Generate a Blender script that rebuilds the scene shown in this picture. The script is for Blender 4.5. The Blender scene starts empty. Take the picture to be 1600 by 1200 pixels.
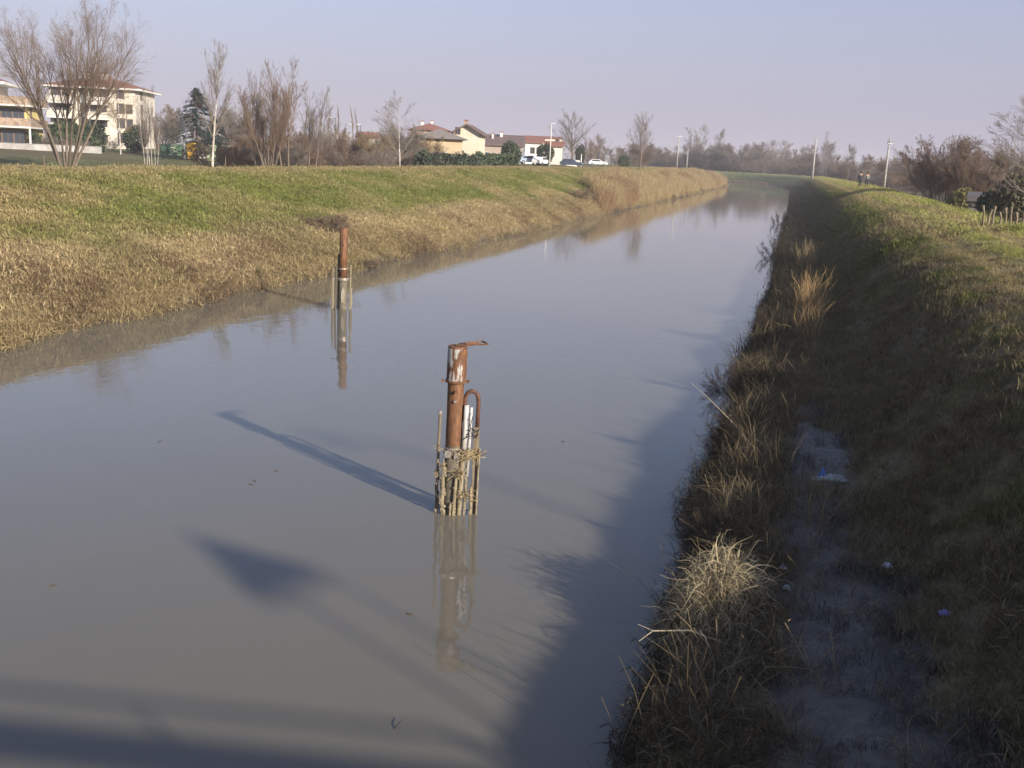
import bpy, math, random
import numpy as np
from mathutils import Vector, Matrix

S = bpy.context.scene
C = S.collection
R = math.radians
PI = math.pi
ORD = ['first', 'second', 'third', 'fourth', 'fifth', 'sixth', 'seventh', 'eighth', 'ninth', 'tenth', 'eleventh', 'twelfth', 'thirteenth', 'fourteenth']

# ------------------------------------------------------------------ camera
F_PX, PITCH, ROLL, YAW, EYE = 1620.0, R(12.3), R(2.6), R(15.6), 5.0
cF = np.array([-math.sin(YAW)*math.cos(PITCH), math.cos(YAW)*math.cos(PITCH), -math.sin(PITCH)])
cR0 = np.array([math.cos(YAW), math.sin(YAW), 0.0]); cU0 = np.cross(cR0, cF)
cR = cR0*math.cos(ROLL) + cU0*math.sin(ROLL); cU = np.cross(cR, cF)
cam = bpy.data.cameras.new('camera'); camo = bpy.data.objects.new('camera', cam); C.objects.link(camo)
m = Matrix.Identity(4)
for i in range(3):
    m[i][0] = cR[i]; m[i][1] = cU[i]; m[i][2] = -cF[i]
m[2][3] = EYE
camo.matrix_world = m
cam.sensor_width = 36; cam.lens = F_PX/1600*36; cam.clip_start = 0.05; cam.clip_end = 9000
S.camera = camo

# ------------------------------------------------------------------ light
SUN_EL = R(19.5); SUN_AZ = math.atan2(0.858, -0.515)       # compass from +Y clockwise
sund = Vector((math.sin(SUN_AZ)*math.cos(SUN_EL), math.cos(SUN_AZ)*math.cos(SUN_EL), math.sin(SUN_EL)))
w = bpy.data.worlds.new('World'); S.world = w; w.use_nodes = True
nt = w.node_tree; nt.nodes.clear()
sky = nt.nodes.new('ShaderNodeTexSky'); sky.sky_type = 'NISHITA'; sky.sun_disc = False
sky.sun_elevation = SUN_EL; sky.sun_rotation = SUN_AZ; sky.altitude = 50
sky.air_density = 1.1; sky.dust_density = .8; sky.ozone_density = 2.0
hs = nt.nodes.new('ShaderNodeMixRGB'); hs.blend_type = 'MULTIPLY'; hs.inputs[0].default_value = 1
hs.inputs[2].default_value = (1.06, 0.95, 1.04, 1)
bg = nt.nodes.new('ShaderNodeBackground'); bg.inputs['Strength'].default_value = 0.108
wo = nt.nodes.new('ShaderNodeOutputWorld')
veil = nt.nodes.new('ShaderNodeMixRGB'); veil.blend_type = 'MIX'; veil.inputs[0].default_value = .55; veil.inputs[2].default_value = (2.50, 2.36, 3.34, 1)   # thin high haze over the whole sky
tcw = nt.nodes.new('ShaderNodeTexCoord'); sx3 = nt.nodes.new('ShaderNodeSeparateXYZ'); mrw = nt.nodes.new('ShaderNodeMapRange')   # haze layer thins towards the zenith
mrw.interpolation_type = 'SMOOTHSTEP'; mrw.inputs[1].default_value = 0.0; mrw.inputs[2].default_value = .34; mrw.inputs[3].default_value = .85; mrw.inputs[4].default_value = .10
nt.links.new(tcw.outputs['Generated'], sx3.inputs[0]); nt.links.new(sx3.outputs[2], mrw.inputs[0]); nt.links.new(mrw.outputs[0], veil.inputs[0])
nt.links.new(sky.outputs[0], hs.inputs[1]); nt.links.new(hs.outputs[0], veil.inputs[1]); nt.links.new(veil.outputs[0], bg.inputs[0]); nt.links.new(bg.outputs[0], wo.inputs[0])
sl = bpy.data.lights.new('sun', 'SUN'); sl.energy = 5.0; sl.angle = R(1.0); sl.color = (1.0, 0.91, 0.78)
so = bpy.data.objects.new('sun', sl); C.objects.link(so)
so.rotation_euler = (-sund).to_track_quat('-Z', 'Y').to_euler()
S.view_settings.view_transform = 'Standard'; S.view_settings.look = 'None'
S.view_settings.exposure = 0.6; S.view_settings.gamma = 1
try: S.view_settings.use_curve_mapping = False
except Exception: pass
S.cycles.max_bounces = 5; S.cycles.diffuse_bounces = 2; S.cycles.glossy_bounces = 3
S.cycles.transmission_bounces = 2; S.cycles.transparent_max_bounces = 4; S.cycles.volume_bounces = 0
S.cycles.use_denoising = True
S.cycles.use_adaptive_sampling = True; S.cycles.adaptive_threshold = 0.015

# ------------------------------------------------------------------ helpers
def tag(o, label=None, cat=None, group=None, kind=None):
    if label: o['label'] = label
    if cat: o['category'] = cat
    if group: o['group'] = group
    if kind: o['kind'] = kind
    return o
def empty(name, loc, rz=0):
    o = bpy.data.objects.new(name, None); C.objects.link(o); o.location = loc; o.rotation_euler = (0, 0, rz)
    o.empty_display_size = 0.3
    return o
def np_mesh(name, V, faces, loops_per=None, smooth=False):
    """V (n,3); faces: (k,4) or (k,3) array or a list of arrays"""
    me = bpy.data.meshes.new(name)
    if not isinstance(faces, (list, tuple)): faces = [faces]
    faces = [np.asarray(f, dtype=np.int32) for f in faces if len(f)]
    nl = sum(f.size for f in faces); nf = sum(len(f) for f in faces)
    me.vertices.add(len(V)); me.vertices.foreach_set('co', np.asarray(V, dtype=np.float32).ravel())
    me.loops.add(nl); me.loops.foreach_set('vertex_index', np.concatenate([f.ravel() for f in faces]))
    me.polygons.add(nf)
    tot = np.concatenate([np.full(len(f), f.shape[1], dtype=np.int32) for f in faces])
    st = np.concatenate([[0], np.cumsum(tot)[:-1]]).astype(np.int32)
    me.polygons.foreach_set('loop_start', st); me.polygons.foreach_set('loop_total', tot)
    if smooth: me.polygons.foreach_set('use_smooth', np.ones(nf, dtype=bool))
    me.update(calc_edges=True); me.validate()
    return me
def col_attr(me, name, arr):
    a = me.attributes.new(name, 'FLOAT_COLOR', 'POINT')
    arr = np.asarray(arr, dtype=np.float32)
    if arr.shape[1] == 3: arr = np.hstack([arr, np.ones((len(arr), 1), np.float32)])
    a.data.foreach_set('color', arr.ravel())
def link(name, me, mat=None, parent=None):
    o = bpy.data.objects.new(name, me); C.objects.link(o)
    if mat and not me.materials: me.materials.append(mat)
    if parent: o.parent = parent
    return o

class MB:
    """collects simple shapes into one mesh"""
    def __init__(s): s.v = []; s.f = []
    def box(s, x0, x1, y0, y1, z0, z1):
        n = len(s.v)
        s.v += [(x0,y0,z0),(x1,y0,z0),(x1,y1,z0),(x0,y1,z0),(x0,y0,z1),(x1,y0,z1),(x1,y1,z1),(x0,y1,z1)]
        s.f += [tuple(n+i for i in q) for q in ((0,3,2,1),(4,5,6,7),(0,1,5,4),(1,2,6,5),(2,3,7,6),(3,0,4,7))]
        return s
    def tube(s, pts, r, k=8, caps=True, flat=1.0):
        pts = [Vector(p) for p in pts]; n0 = len(s.v)
        rs = r if isinstance(r, (list, tuple)) else [r]*len(pts)
        ref = Vector((0.3, 0.2, 1)) if abs((pts[-1]-pts[0]).normalized().z) < .9 else Vector((1, 0.1, 0))
        for i, p in enumerate(pts):
            t = (pts[min(i+1, len(pts)-1)] - pts[max(i-1, 0)]).normalized()
            a = t.cross(ref).normalized(); b = t.cross(a)
            for j in range(k):
                an = 2*PI*j/k
                s.v.append(tuple(p + (a*math.cos(an) + b*math.sin(an)*flat)*rs[i]))
        for i in range(len(pts)-1):
            for j in range(k):
                s.f.append((n0+i*k+j, n0+i*k+(j+1) % k, n0+(i+1)*k+(j+1) % k, n0+(i+1)*k+j))
        if caps:
            s.f.append(tuple(n0+j for j in range(k))[::-1]); s.f.append(tuple(n0+(len(pts)-1)*k+j for j in range(k)))
        return s
    def ring(s, z0, z1, r0, r1, k=16, c=(0, 0)):
        n = len(s.v)
        for (r, z) in ((r0, z0), (r1, z0), (r1, z1), (r0, z1)):
            for j in range(k):
                a = 2*PI*j/k; s.v.append((c[0]+r*math.cos(a), c[1]+r*math.sin(a), z))
        for q in range(4):
            for j in range(k):
                s.f.append((n+q*k+j, n+q*k+(j+1) % k, n+((q+1) % 4)*k+(j+1) % k, n+((q+1) % 4)*k+j))
        return s
    def poly(s, pts, depth):
        """extrude polygon pts (3D, planar) along vector depth"""
        n = len(s.v); k = len(pts); d = Vector(depth)
        s.v += [tuple(p) for p in pts] + [tuple(Vector(p)+d) for p in pts]
        s.f.append(tuple(range(n, n+k))[::-1]); s.f.append(tuple(range(n+k, n+2*k)))
        for i in range(k): s.f.append((n+i, n+(i+1) % k, n+k+(i+1) % k, n+k+i))
        return s
    def blob(s, c, r, seed=0, k=7, m=5):
        rg = random.Random(seed); n = len(s.v)
        rx, ry, rz = r if isinstance(r, tuple) else (r, r, r)
        for i in range(m+1):
            th = PI*i/m
            for j in range(k):
                a = 2*PI*j/k; q = 1+rg.uniform(-.18, .18)
                s.v.append((c[0]+rx*q*math.sin(th)*math.cos(a), c[1]+ry*q*math.sin(th)*math.sin(a), c[2]+rz*q*math.cos(th)))
        for i in range(m):
            for j in range(k):
                s.f.append((n+i*k+j, n+(i+1)*k+j, n+(i+1)*k+(j+1) % k, n+i*k+(j+1) % k))
        return s
    def build(s, name, mat, parent=None, bevel=0, smooth=False, kind=None):
        me = bpy.data.meshes.new(name); me.from_pydata(s.v, [], s.f); me.update()
        import bmesh
        bm = bmesh.new(); bm.from_mesh(me); bmesh.ops.recalc_face_normals(bm, faces=bm.faces)
        if bevel: bmesh.ops.bevel(bm, geom=bm.edges[:], offset=bevel, segments=1, affect='EDGES')
        bm.to_mesh(me); bm.free()
        if smooth:
            for p in me.polygons: p.use_smooth = True
        o = link(name, me, mat, parent)
        if kind or name in ('crust', 'caught_straw'): o['kind'] = kind or 'stuff'
        return o

# --- value noise ----------------------------------------------------------
def _h(ix, iy, seed):
    n = (ix.astype(np.int64)*374761393 + iy.astype(np.int64)*668265263 + seed*1442695041) & 0xFFFFFFFF
    n = ((n ^ (n >> 13))*1274126177) & 0xFFFFFFFF
    return ((n ^ (n >> 16)) & 0xFFFF)/65535.0
def vnoise(x, y, seed=0):
    x = np.asarray(x, float); y = np.asarray(y, float)
    ix = np.floor(x); iy = np.floor(y); fx = x-ix; fy = y-iy
    fx = fx*fx*(3-2*fx); fy = fy*fy*(3-2*fy)
    a = _h(ix, iy, seed); b = _h(ix+1, iy, seed); c = _h(ix, iy+1, seed); d = _h(ix+1, iy+1, seed)
    return (a*(1-fx)+b*fx)*(1-fy) + (c*(1-fx)+d*fx)*fy
def fbm(x, y, seed=0, o=4):
    s = 0; a = .5; t = 0
    for i in range(o):
        s = s + a*vnoise(x*2**i+17.3*i, y*2**i-9.1*i, seed+i); t += a; a *= .5
    return s/t
def sstep(a, b, x):
    t = np.clip((np.asarray(x, float)-a)/(b-a), 0, 1); return t*t*(3-2*t)
def mixc(a, b, t):
    t = np.asarray(t)[..., None]; return np.asarray(a)*(1-t) + np.asarray(b)*t

# --- materials ------------------------------------------------------------
MATS = {}
def mat(name, col, rough=.8, metal=0, noise=0, nscale=6, col2=None, bump=0, bscale=30, spec=.4, stretch=None):
    if name in MATS: return MATS[name]
    m = bpy.data.materials.new(name); m.use_nodes = True; t = m.node_tree; b = t.nodes['Principled BSDF']
    b.inputs['Base Color'].default_value = (*col, 1); b.inputs['Roughness'].default_value = rough
    b.inputs['Metallic'].default_value = metal; b.inputs['Specular IOR Level'].default_value = spec
    if noise or bump:
        tc = t.nodes.new('ShaderNodeTexCoord'); mp = t.nodes.new('ShaderNodeMapping')
        t.links.new(tc.outputs['Object'], mp.inputs[0])
        if stretch: mp.inputs['Scale'].default_value = stretch
    if noise:
        n = t.nodes.new('ShaderNodeTexNoise'); n.inputs['Scale'].default_value = nscale; n.inputs['Detail'].default_value = 6
        n.inputs['Roughness'].default_value = .65
        t.links.new(mp.outputs[0], n.inputs[0])
        r = t.nodes.new('ShaderNodeValToRGB'); c2 = col2 or tuple(c*.5 for c in col)
        r.color_ramp.elements[0].position = .5-.25*noise-.02; r.color_ramp.elements[1].position = .5+.25*noise
        r.color_ramp.elements[0].color = (*c2, 1); r.color_ramp.elements[1].color = (*col, 1)
        t.links.new(n.outputs[0], r.inputs[0]); t.links.new(r.outputs[0], b.inputs['Base Color'])
    if bump:
        n = t.nodes.new('ShaderNodeTexNoise'); n.inputs['Scale'].default_value = bscale; n.inputs['Detail'].default_value = 5
        t.links.new(mp.outputs[0], n.inputs[0])
        u = t.nodes.new('ShaderNodeBump'); u.inputs['Strength'].default_value = bump; u.inputs['Distance'].default_value = .02
        t.links.new(n.outputs[0], u.inputs['Height']); t.links.new(u.outputs[0], b.inputs['Normal'])
    MATS[name] = m
    return m
def blade_mat(name, inst=True, transl=.3):
    m = bpy.data.materials.new(name); m.use_nodes = True; t = m.node_tree; t.nodes.clear()
    a = t.nodes.new('ShaderNodeAttribute'); a.attribute_name = 'tint'; a.attribute_type = 'INSTANCER' if inst else 'GEOMETRY'
    s = t.nodes.new('ShaderNodeAttribute'); s.attribute_name = 'shade'; s.attribute_type = 'GEOMETRY'
    mu = t.nodes.new('ShaderNodeMixRGB'); mu.blend_type = 'MULTIPLY'; mu.inputs[0].default_value = 1
    t.links.new(a.outputs['Color'], mu.inputs[1]); t.links.new(s.outputs['Color'], mu.inputs[2])
    d = t.nodes.new('ShaderNodeBsdfDiffuse'); tr = t.nodes.new('ShaderNodeBsdfTranslucent')
    mx = t.nodes.new('ShaderNodeMixShader'); mx.inputs[0].default_value = transl
    o = t.nodes.new('ShaderNodeOutputMaterial')
    for q in (d, tr): t.links.new(mu.outputs[0], q.inputs['Color'])
    t.links.new(d.outputs[0], mx.inputs[1]); t.links.new(tr.outputs[0], mx.inputs[2]); t.links.new(mx.outputs[0], o.inputs[0])
    return m

# --- spots: a compass bearing and a distance from the bridge give a place --
def rayd(px, py): return cF*F_PX + cR*(px-800) - cU*(py-600)
def horiz_y(px):
    # image row of the true horizon at a column
    lo, hi = 0.0, 600.0
    for _ in range(40):
        mid = (lo+hi)/2
        if rayd(px, mid)[2] > 0: lo = mid
        else: hi = mid
    return lo
def spot(px, D):
    d = rayd(px, horiz_y(px)); h = math.hypot(d[0], d[1]); return d[0]/h*D, d[1]/h*D
def zat(px, py, D):
    d = rayd(px, py); return EYE + d[2]/math.hypot(d[0], d[1])*D
def at(px, py, z=0.0):
    d = rayd(px, py); t = (z-EYE)/d[2]; return d[0]*t, d[1]*t

# ------------------------------------------------------------------ terrain
CL = np.array([(-9.9,-90),(-9.9,40),(-10.9,90),(-11.6,140),(-13.2,210),(-14.5,270),(-15.6,308),(-20,342),(-32,374),(-55,402),(-95,428),(-160,450),(-320,475)], float)
for _ in range(3):
    a = CL[:-1]*.75 + CL[1:]*.25; b = CL[:-1]*.25 + CL[1:]*.75
    CL = np.vstack([CL[:1], np.stack([a, b], 1).reshape(-1, 2), CL[-1:]])
def sdist(x, y):
    """signed distance to the middle of the river, right side positive"""
    x = np.asarray(x, float); y = np.asarray(y, float)
    best = np.full(x.shape, 1e9); sg = np.ones(x.shape)
    for i in range(len(CL)-1):
        p = CL[i]; q = CL[i+1]; e = q-p; L = e@e
        t = np.clip(((x-p[0])*e[0]+(y-p[1])*e[1])/L, 0, 1)
        dx = x-(p[0]+t*e[0]); dy = y-(p[1]+t*e[1]); d = dx*dx+dy*dy
        k = d < best; best = np.where(k, d, best); s = np.sign(e[1]*dx-e[0]*dy); sg = np.where(k, np.where(s == 0, 1, s), sg)
    return sg*np.sqrt(best)
PR = np.array([(-30,-1.4),(-3,-1.0),(-1,-.45),(-.3,-.2),(0,-.03),(.2,.2),(.5,.34),(1,.42),(2.4,.6),(3.0,.92),(4.2,2.0),(4.7,2.31),(5.3,2.52),(6.1,2.76),(7,2.96),(8,3.1),(9,3.13),(9.7,3.0),(14,1.9),(22,1.8),(1e5,1.8)])
PL = np.array([(-30,-1.4),(-3,-1.0),(-1,-.45),(-.3,-.2),(0,-.03),(.25,.32),(.8,.72),(2.0,1.35),(3.2,1.75),(6,2.5),(8.5,3.2),(9.8,3.5),(11,3.6),(13.5,3.62),(16,3.2),(21,2.4),(30,2.3),(1e5,2.3)])
HW = 8.55
def edge_off(y, side):
    if side > 0:
        near = sstep(60, 20, y)*sstep(7, 14, y)*.9+.1*sstep(60, 20, y)
        return .35*(fbm(y*.55, y*0+3, 5, 3)-.5)*2*(0.3+near) - .12 - .20*sstep(15, 9, y) + .25*(vnoise(y*1.7, y*0, 8)-.5)*near
    return .6*(fbm(y*.35, y*0+7, 15, 4)-.5)*2
def height(x, y, fine=True):
    d = sdist(x, y)
    ur = d-HW + edge_off(y, 1); ul = -d-HW + edge_off(y, -1)
    zr = np.interp(ur, PR[:, 0], PR[:, 1]); zl = np.interp(ul, PL[:, 0], PL[:, 1])
    rr = .42*sstep(20, 130, y); rl = .32*sstep(30, 130, y)+.2*sstep(130, 280, y)
    zr = zr + rr*np.clip((zr-1)/2, 0, 1.1); zl = zl + rl*np.clip((zl-1.2)/2, 0, 1.1)
    z = np.where(d > 0, zr, zl)
    amp = np.where(d > 0, np.clip(ur, 0, 1), np.clip(ul, 0, 1))
    if fine:
        z = z + amp*(.16*(fbm(x*.45, y*.45, 21, 4)-.5) + .07*(fbm(x*2.2, y*2.2, 31, 3)-.5))
        z = z + np.where(d > 0, mud_mask(ur, y), 0)*(.11*(fbm(x*4.5, y*3.5, 131, 3)-.5)) 
        # two worn wheel ruts on the right crest
        z = z - .07*np.exp(-((ur-6.2)/.28)**2) - .07*np.exp(-((ur-7.8)/.28)**2)
    z = z + np.where(d < 0, 1.0*sstep(40, 90, ul)+1.5*sstep(110, 175, y)*sstep(14, 26, ul)*(1-.6*sstep(40, 90, ul)), 0)
    far = sstep(60, 400, np.abs(d)); z = z + far*(fbm(x*.01, y*.01, 41, 3)-.5)*.8
    return z
def height1(x, y): return float(height(np.array([x], float), np.array([y], float))[0])

MUD = (.115,.105,.09); WETMUD = (.06,.052,.042); STRAW = (.46,.37,.19); STRAWD = (.30,.24,.12); GREEN = (.24,.27,.07)
DGREEN = (.14,.16,.05); BROWN = (.13,.095,.055); FIELD = (.14,.12,.06)
def surf(x, y, for_grass=False):
    """colour of the ground and its cover, right crest brightened as sunlit, alpha = wetness"""
    x = np.asarray(x, float); y = np.asarray(y, float)
    d = sdist(x, y); ur = d-HW+edge_off(y, 1); ul = -d-HW+edge_off(y, -1)
    n1 = fbm(x*.16+3, y*.10, 51, 4); n2 = fbm(x*.9, y*.9, 61, 3); n3 = fbm(x*.45, y*.25, 71, 4)
    # left bank
    g = sstep(.38, .60, n1*.5+n2*.25+n3*.25 + .02 + .03*sstep(22, 60, y) + .03 - .12*sstep(46, 28, y)*sstep(4.5, 7.5, ul) + .05*np.exp(-((ul-6.0)/2.5)**2))
    cl = mixc(mixc(STRAW, STRAWD, n2*.9), mixc(GREEN, DGREEN, n2*.8), g*(.50+.40*sstep(.35, .6, fbm(x*.5, y*.4, 77, 4))))
    dry = sstep(4.2, 2.2, ul+2.6*(n3-.5)*2)
    dryg = mixc((.46,.36,.22), (.21,.20,.085), sstep(.4, .62, fbm(x*.12, y*.12, 58, 3))*.7)
    cl = mixc(cl, mixc(mixc(STRAW, dryg, n2), STRAWD, sstep(.45, .65, n3)*.7), dry)
    cl = mixc(cl, mixc(STRAW, FIELD, .35), sstep(9.6, 11, ul)*.9)
    cl = mixc(cl, mixc(FIELD, (.15,.155,.07), sstep(.45, .6, fbm(x*.03, y*.05, 91, 3))), sstep(15, 19, ul))
    cl = mixc(WETMUD, cl, sstep(.1, .6, ul))
    # right bank
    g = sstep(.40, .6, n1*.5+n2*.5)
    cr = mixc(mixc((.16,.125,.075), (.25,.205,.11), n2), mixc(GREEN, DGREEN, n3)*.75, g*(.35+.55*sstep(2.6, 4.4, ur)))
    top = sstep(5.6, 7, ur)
    cr = mixc(cr, mixc((.32,.35,.075), (.46,.42,.17), sstep(.35, .65, n2)), top*.75)  # crest yellow-green lifted past grass tone, grazing sunlight put into its colour
    rut = np.exp(-((ur-6.2)/.45)**2)+np.exp(-((ur-7.8)/.4)**2)
    cr = mixc(cr, (.42,.33,.17), np.clip(rut, 0, 1)*.9)
    mu = mud_mask(ur, y)
    cr = mixc(cr, mixc(MUD, (.135,.132,.125), n2), mu)
    cr = mixc(cr, mixc((.24,.27,.08), (.32,.30,.13), n2), sstep(300, 340, y)*sstep(1.5, 3, ur))
    cr = mixc(cr, mixc(FIELD, BROWN, n2), sstep(10, 13, ur))
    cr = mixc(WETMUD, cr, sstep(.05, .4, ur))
    c = np.where((d > 0)[..., None], cr, cl)
    wet = np.where(d > 0, np.maximum(mu*.8, 1-sstep(.1, .5, ur)), 1-sstep(.1, .7, ul))
    return np.concatenate([c, np.clip(wet, 0, 1)[..., None]], -1)
def mud_mask(ur, y):
    c = 1.75 + .25*np.sin(y*.9); wd = np.interp(y, [0, 8, 11, 13.5, 15.5, 18, 24, 300], [.95, .9, .8, .5, .65, .25, -.2, -.3])
    n = fbm(ur*1.1, np.asarray(y)*.8, 111, 4)
    return sstep(.0, .25, wd-np.abs(ur-c)+(n-.5)*1.5)

def axis(segs):
    out = []
    for a, b, st in segs:
        n = max(1, int(round((b-a)/st))); out += list(np.linspace(a, b, n, endpoint=False))
    return np.array(out)
gx = np.concatenate([-np.geomspace(3000, 160, 26)[:-1], axis([(-160,-60,3.2),(-60,-32,1.4),(-32,-17,.42),(-17,-5,1.2),(-5,-3,.4),(-3,2.6,.14),(2.6,10,.3),(10,24,1),(24,60,4)]), np.geomspace(60, 3000, 26)])
gy = np.concatenate([axis([(-60,0,4),(0,5,.5),(5,20,.16),(20,45,.35),(45,90,.7),(90,200,1.5),(200,560,3.5)]), np.geomspace(560, 3600, 30)])
X, Y = np.meshgrid(gx, gy, indexing='ij'); Z = height(X, Y)
nx, ny = X.shape
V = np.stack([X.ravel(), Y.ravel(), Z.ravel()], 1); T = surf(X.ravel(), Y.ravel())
I = np.arange(nx*ny).reshape(nx, ny)
Q = np.stack([I[:-1, :-1], I[1:, :-1], I[1:, 1:], I[:-1, 1:]], -1).reshape(-1, 4)
Dq = sdist(V[Q, 0].mean(1), V[Q, 1].mean(1))

def ground_mat():
    m = bpy.data.materials.new('ground_cover'); m.use_nodes = True; t = m.node_tree; b = t.nodes['Principled BSDF']
    a = t.nodes.new('ShaderNodeAttribute'); a.attribute_name = 'tint'
    tc = t.nodes.new('ShaderNodeTexCoord')
    n = t.nodes.new('ShaderNodeTexNoise'); n.inputs['Scale'].default_value = 9; n.inputs['Detail'].default_value = 8; n.inputs['Roughness'].default_value = .7
    t.links.new(tc.outputs['Object'], n.inputs[0])
    r = t.nodes.new('ShaderNodeValToRGB'); r.color_ramp.elements[0].position = .3; r.color_ramp.elements[1].position = .7
    r.color_ramp.elements[0].color = (.5,.5,.5,1); r.color_ramp.elements[1].color = (1.25,1.2,1.1,1)
    t.links.new(n.outputs[0], r.inputs[0])
    mu = t.nodes.new('ShaderNodeMixRGB'); mu.blend_type = 'MULTIPLY'; mu.inputs[0].default_value = 1
    t.links.new(a.outputs['Color'], mu.inputs[1]); t.links.new(r.outputs[0], mu.inputs[2]); t.links.new(mu.outputs[0], b.inputs['Base Color'])
    mr = t.nodes.new('ShaderNodeMapRange'); mr.inputs[3].default_value = .95; mr.inputs[4].default_value = .42
    t.links.new(a.outputs['Alpha'], mr.inputs[0]); t.links.new(mr.outputs[0], b.inputs['Roughness'])
    bu = t.nodes.new('ShaderNodeBump'); bu.inputs['Strength'].default_value = .9; bu.inputs['Distance'].default_value = .05
    t.links.new(n.outputs[0], bu.inputs['Height']); t.links.new(bu.outputs[0], b.inputs['Normal'])
    b.inputs['Specular IOR Level'].default_value = .35
    return m
GM = ground_mat()
def sub_terrain(name, mask):
    q = Q[mask]; u, inv = np.unique(q, return_inverse=True)
    me = np_mesh(name, V[u], inv.reshape(-1, 4), smooth=True); col_attr(me, 'tint', T[u])
    o = link(name, me, GM); tag(o, kind='structure'); return o
sub_terrain('left_embankment', (Dq < 0) & (Dq > -HW-21))
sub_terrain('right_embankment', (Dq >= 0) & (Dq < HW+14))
sub_terrain('ground', (Dq <= -HW-21) | (Dq >= HW+14))

# ------------------------------------------------------------------ water
def water():
    n = len(CL); e = np.gradient(CL, axis=0); e /= np.linalg.norm(e, axis=1)[:, None]
    nr = np.stack([e[:, 1], -e[:, 0]], 1); L = CL-nr*(HW+2.2); Rr = CL+nr*(HW+1.8)
    v = np.vstack([np.c_[L, np.zeros(n)], np.c_[Rr, np.zeros(n)]]); i = np.arange(n-1)
    me = np_mesh('river', v, np.stack([i, i+n, i+n+1, i+1], 1))
    m = bpy.data.materials.new('muddy_water'); m.use_nodes = True; t = m.node_tree; b = t.nodes['Principled BSDF']
    b.inputs['Base Color'].default_value = (.20, .175, .125, 1); b.inputs['Roughness'].default_value = .03; b.inputs['IOR'].default_value = 1.333
    b.inputs['Specular IOR Level'].default_value = .5
    tc = t.nodes.new('ShaderNodeTexCoord'); mp = t.nodes.new('ShaderNodeMapping'); mp.inputs['Scale'].default_value = (1, .55, 1); mp.inputs['Rotation'].default_value = (0, 0, .5)
    t.links.new(tc.outputs['Object'], mp.inputs[0])
    n1 = t.nodes.new('ShaderNodeTexNoise'); n1.inputs['Scale'].default_value = 2.9; n1.inputs['Detail'].default_value = 3
    for q in (n1,): t.links.new(mp.outputs[0], q.inputs[0])
    bu = t.nodes.new('ShaderNodeBump'); bu.inputs['Strength'].default_value = .35; bu.inputs['Distance'].default_value = .012
    t.links.new(n1.outputs[0], bu.inputs['Height']); t.links.new(bu.outputs[0], b.inputs['Normal'])
    # faint drifts of silt
    n3 = t.nodes.new('ShaderNodeTexNoise'); n3.inputs['Scale'].default_value = .12; n3.inputs['Detail'].default_value = 4
    t.links.new(mp.outputs[0], n3.inputs[0])
    r = t.nodes.new('ShaderNodeValToRGB'); r.color_ramp.elements[0].position = .3; r.color_ramp.elements[1].position = .7
    r.color_ramp.elements[0].color = (.145,.133,.105,1); r.color_ramp.elements[1].color = (.168,.152,.118,1)
    t.links.new(n3.outputs[0], r.inputs[0]); t.links.new(r.outputs[0], b.inputs['Base Color'])
    tag(link('river', me, m), kind='structure')
water()

# ------------------------------------------------------------------ bridge (behind and under the viewpoint; it throws the shadow at the bottom)
conc = mat('concrete', (.36,.35,.33), .9, noise=.8, nscale=3, bump=.3)
asph = mat('asphalt', (.05,.05,.052), .9, noise=.8, nscale=8)
galv = mat('galvanised_steel', (.38,.39,.40), .45, .8, noise=.6, nscale=10)
br = empty('bridge', (.5, -3.28, 3.4), .168); tag(br, 'concrete road bridge across the river, under and behind the viewpoint', 'bridge')
d = MB(); d.box(-38, 18, -3.6, 2.95, -.35, .12); d.build('deck', conc, br)
d = MB(); d.box(-38, 18, -3.2, 2.8, .123, .17); d.build('road_surface', asph, br)
for yy, xe in ((-3.45, 18), (3.1, 8.6)):
    d = MB(); d.box(-38, xe, yy-.025, yy+.03, 1.15, 1.20); d.poly([(xe, yy-.04, 1.2), (xe, yy-.04, 1.12), (xe+1.2, yy-.04, .1), (xe+1.2, yy-.04, .2)], (0, .09, 0)); d.build('handrail', galv, br)
    d = MB(); d.box(-38, xe+6, yy-.025, yy+.03, .60, .92); d.build('guard_board', galv, br)
    pm = None
    for i in range(12):
        if pm is None:
            q = MB(); q.box(-.03, .03, -.1, -.055, -.1, 1.11); o = q.build('post', galv, br); pm = o.data
        else: o = link('post', pm, None, br)
        o.location = (-37.5+i*3.93, yy, 0)
for x in (-19, 7.4):
    d = MB(); d.box(x-.5, x+.5, -3.2, 2.8, -5, -.353); d.build('pier', conc, br)
# triangular board on two posts, right of the viewpoint
sg = empty('road_sign', (11.5, .25, 3.45)); tag(sg, 'triangular board on two thin posts at the end of the bridge', 'sign')
for x in (-.55, .7):
    q = MB(); q.tube([(x, 0, -.3), (x, 0, 3.55)], .024); q.build('post', galv, sg)
q = MB(); q.poly([(-.75, .05, 4.05), (-1.5, .05, 2.95), (.8, .05, 3.75)], (0, .03, 0)); q.build('board', mat('sign_back', (.4,.4,.42), .5, .4), sg)

def street_lamp(loc, h, arm, rz, label, group=None, col=galv, rb=.07, head=True):
    o = empty('street_lamp', loc, rz); tag(o, label, 'street lamp', group)
    q = MB(); q.tube([(0, 0, -.1), (0, 0, h*.5), (0, 0, h)], [rb, rb*.85, rb*.6], 8); q.build('pole', col, o, smooth=True)
    if arm: q = MB(); q.tube([(0, 0, h-.02), (arm*.5, 0, h+.12), (arm, 0, h+.12)], rb*.45, 6); q.build('arm', col, o)
    if head:
        q = MB(); q.blob((arm+.25, 0, h+.1), (.38, .16, .1), 3, 8, 6); q.build('lamp_head', mat('lamp_white', (.75,.75,.75), .4), o)
    return o
street_lamp((21.2, -.4, 2.6), 8.9, -1.2, 0.3, 'tall street lamp beside the bridge approach', None)

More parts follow.
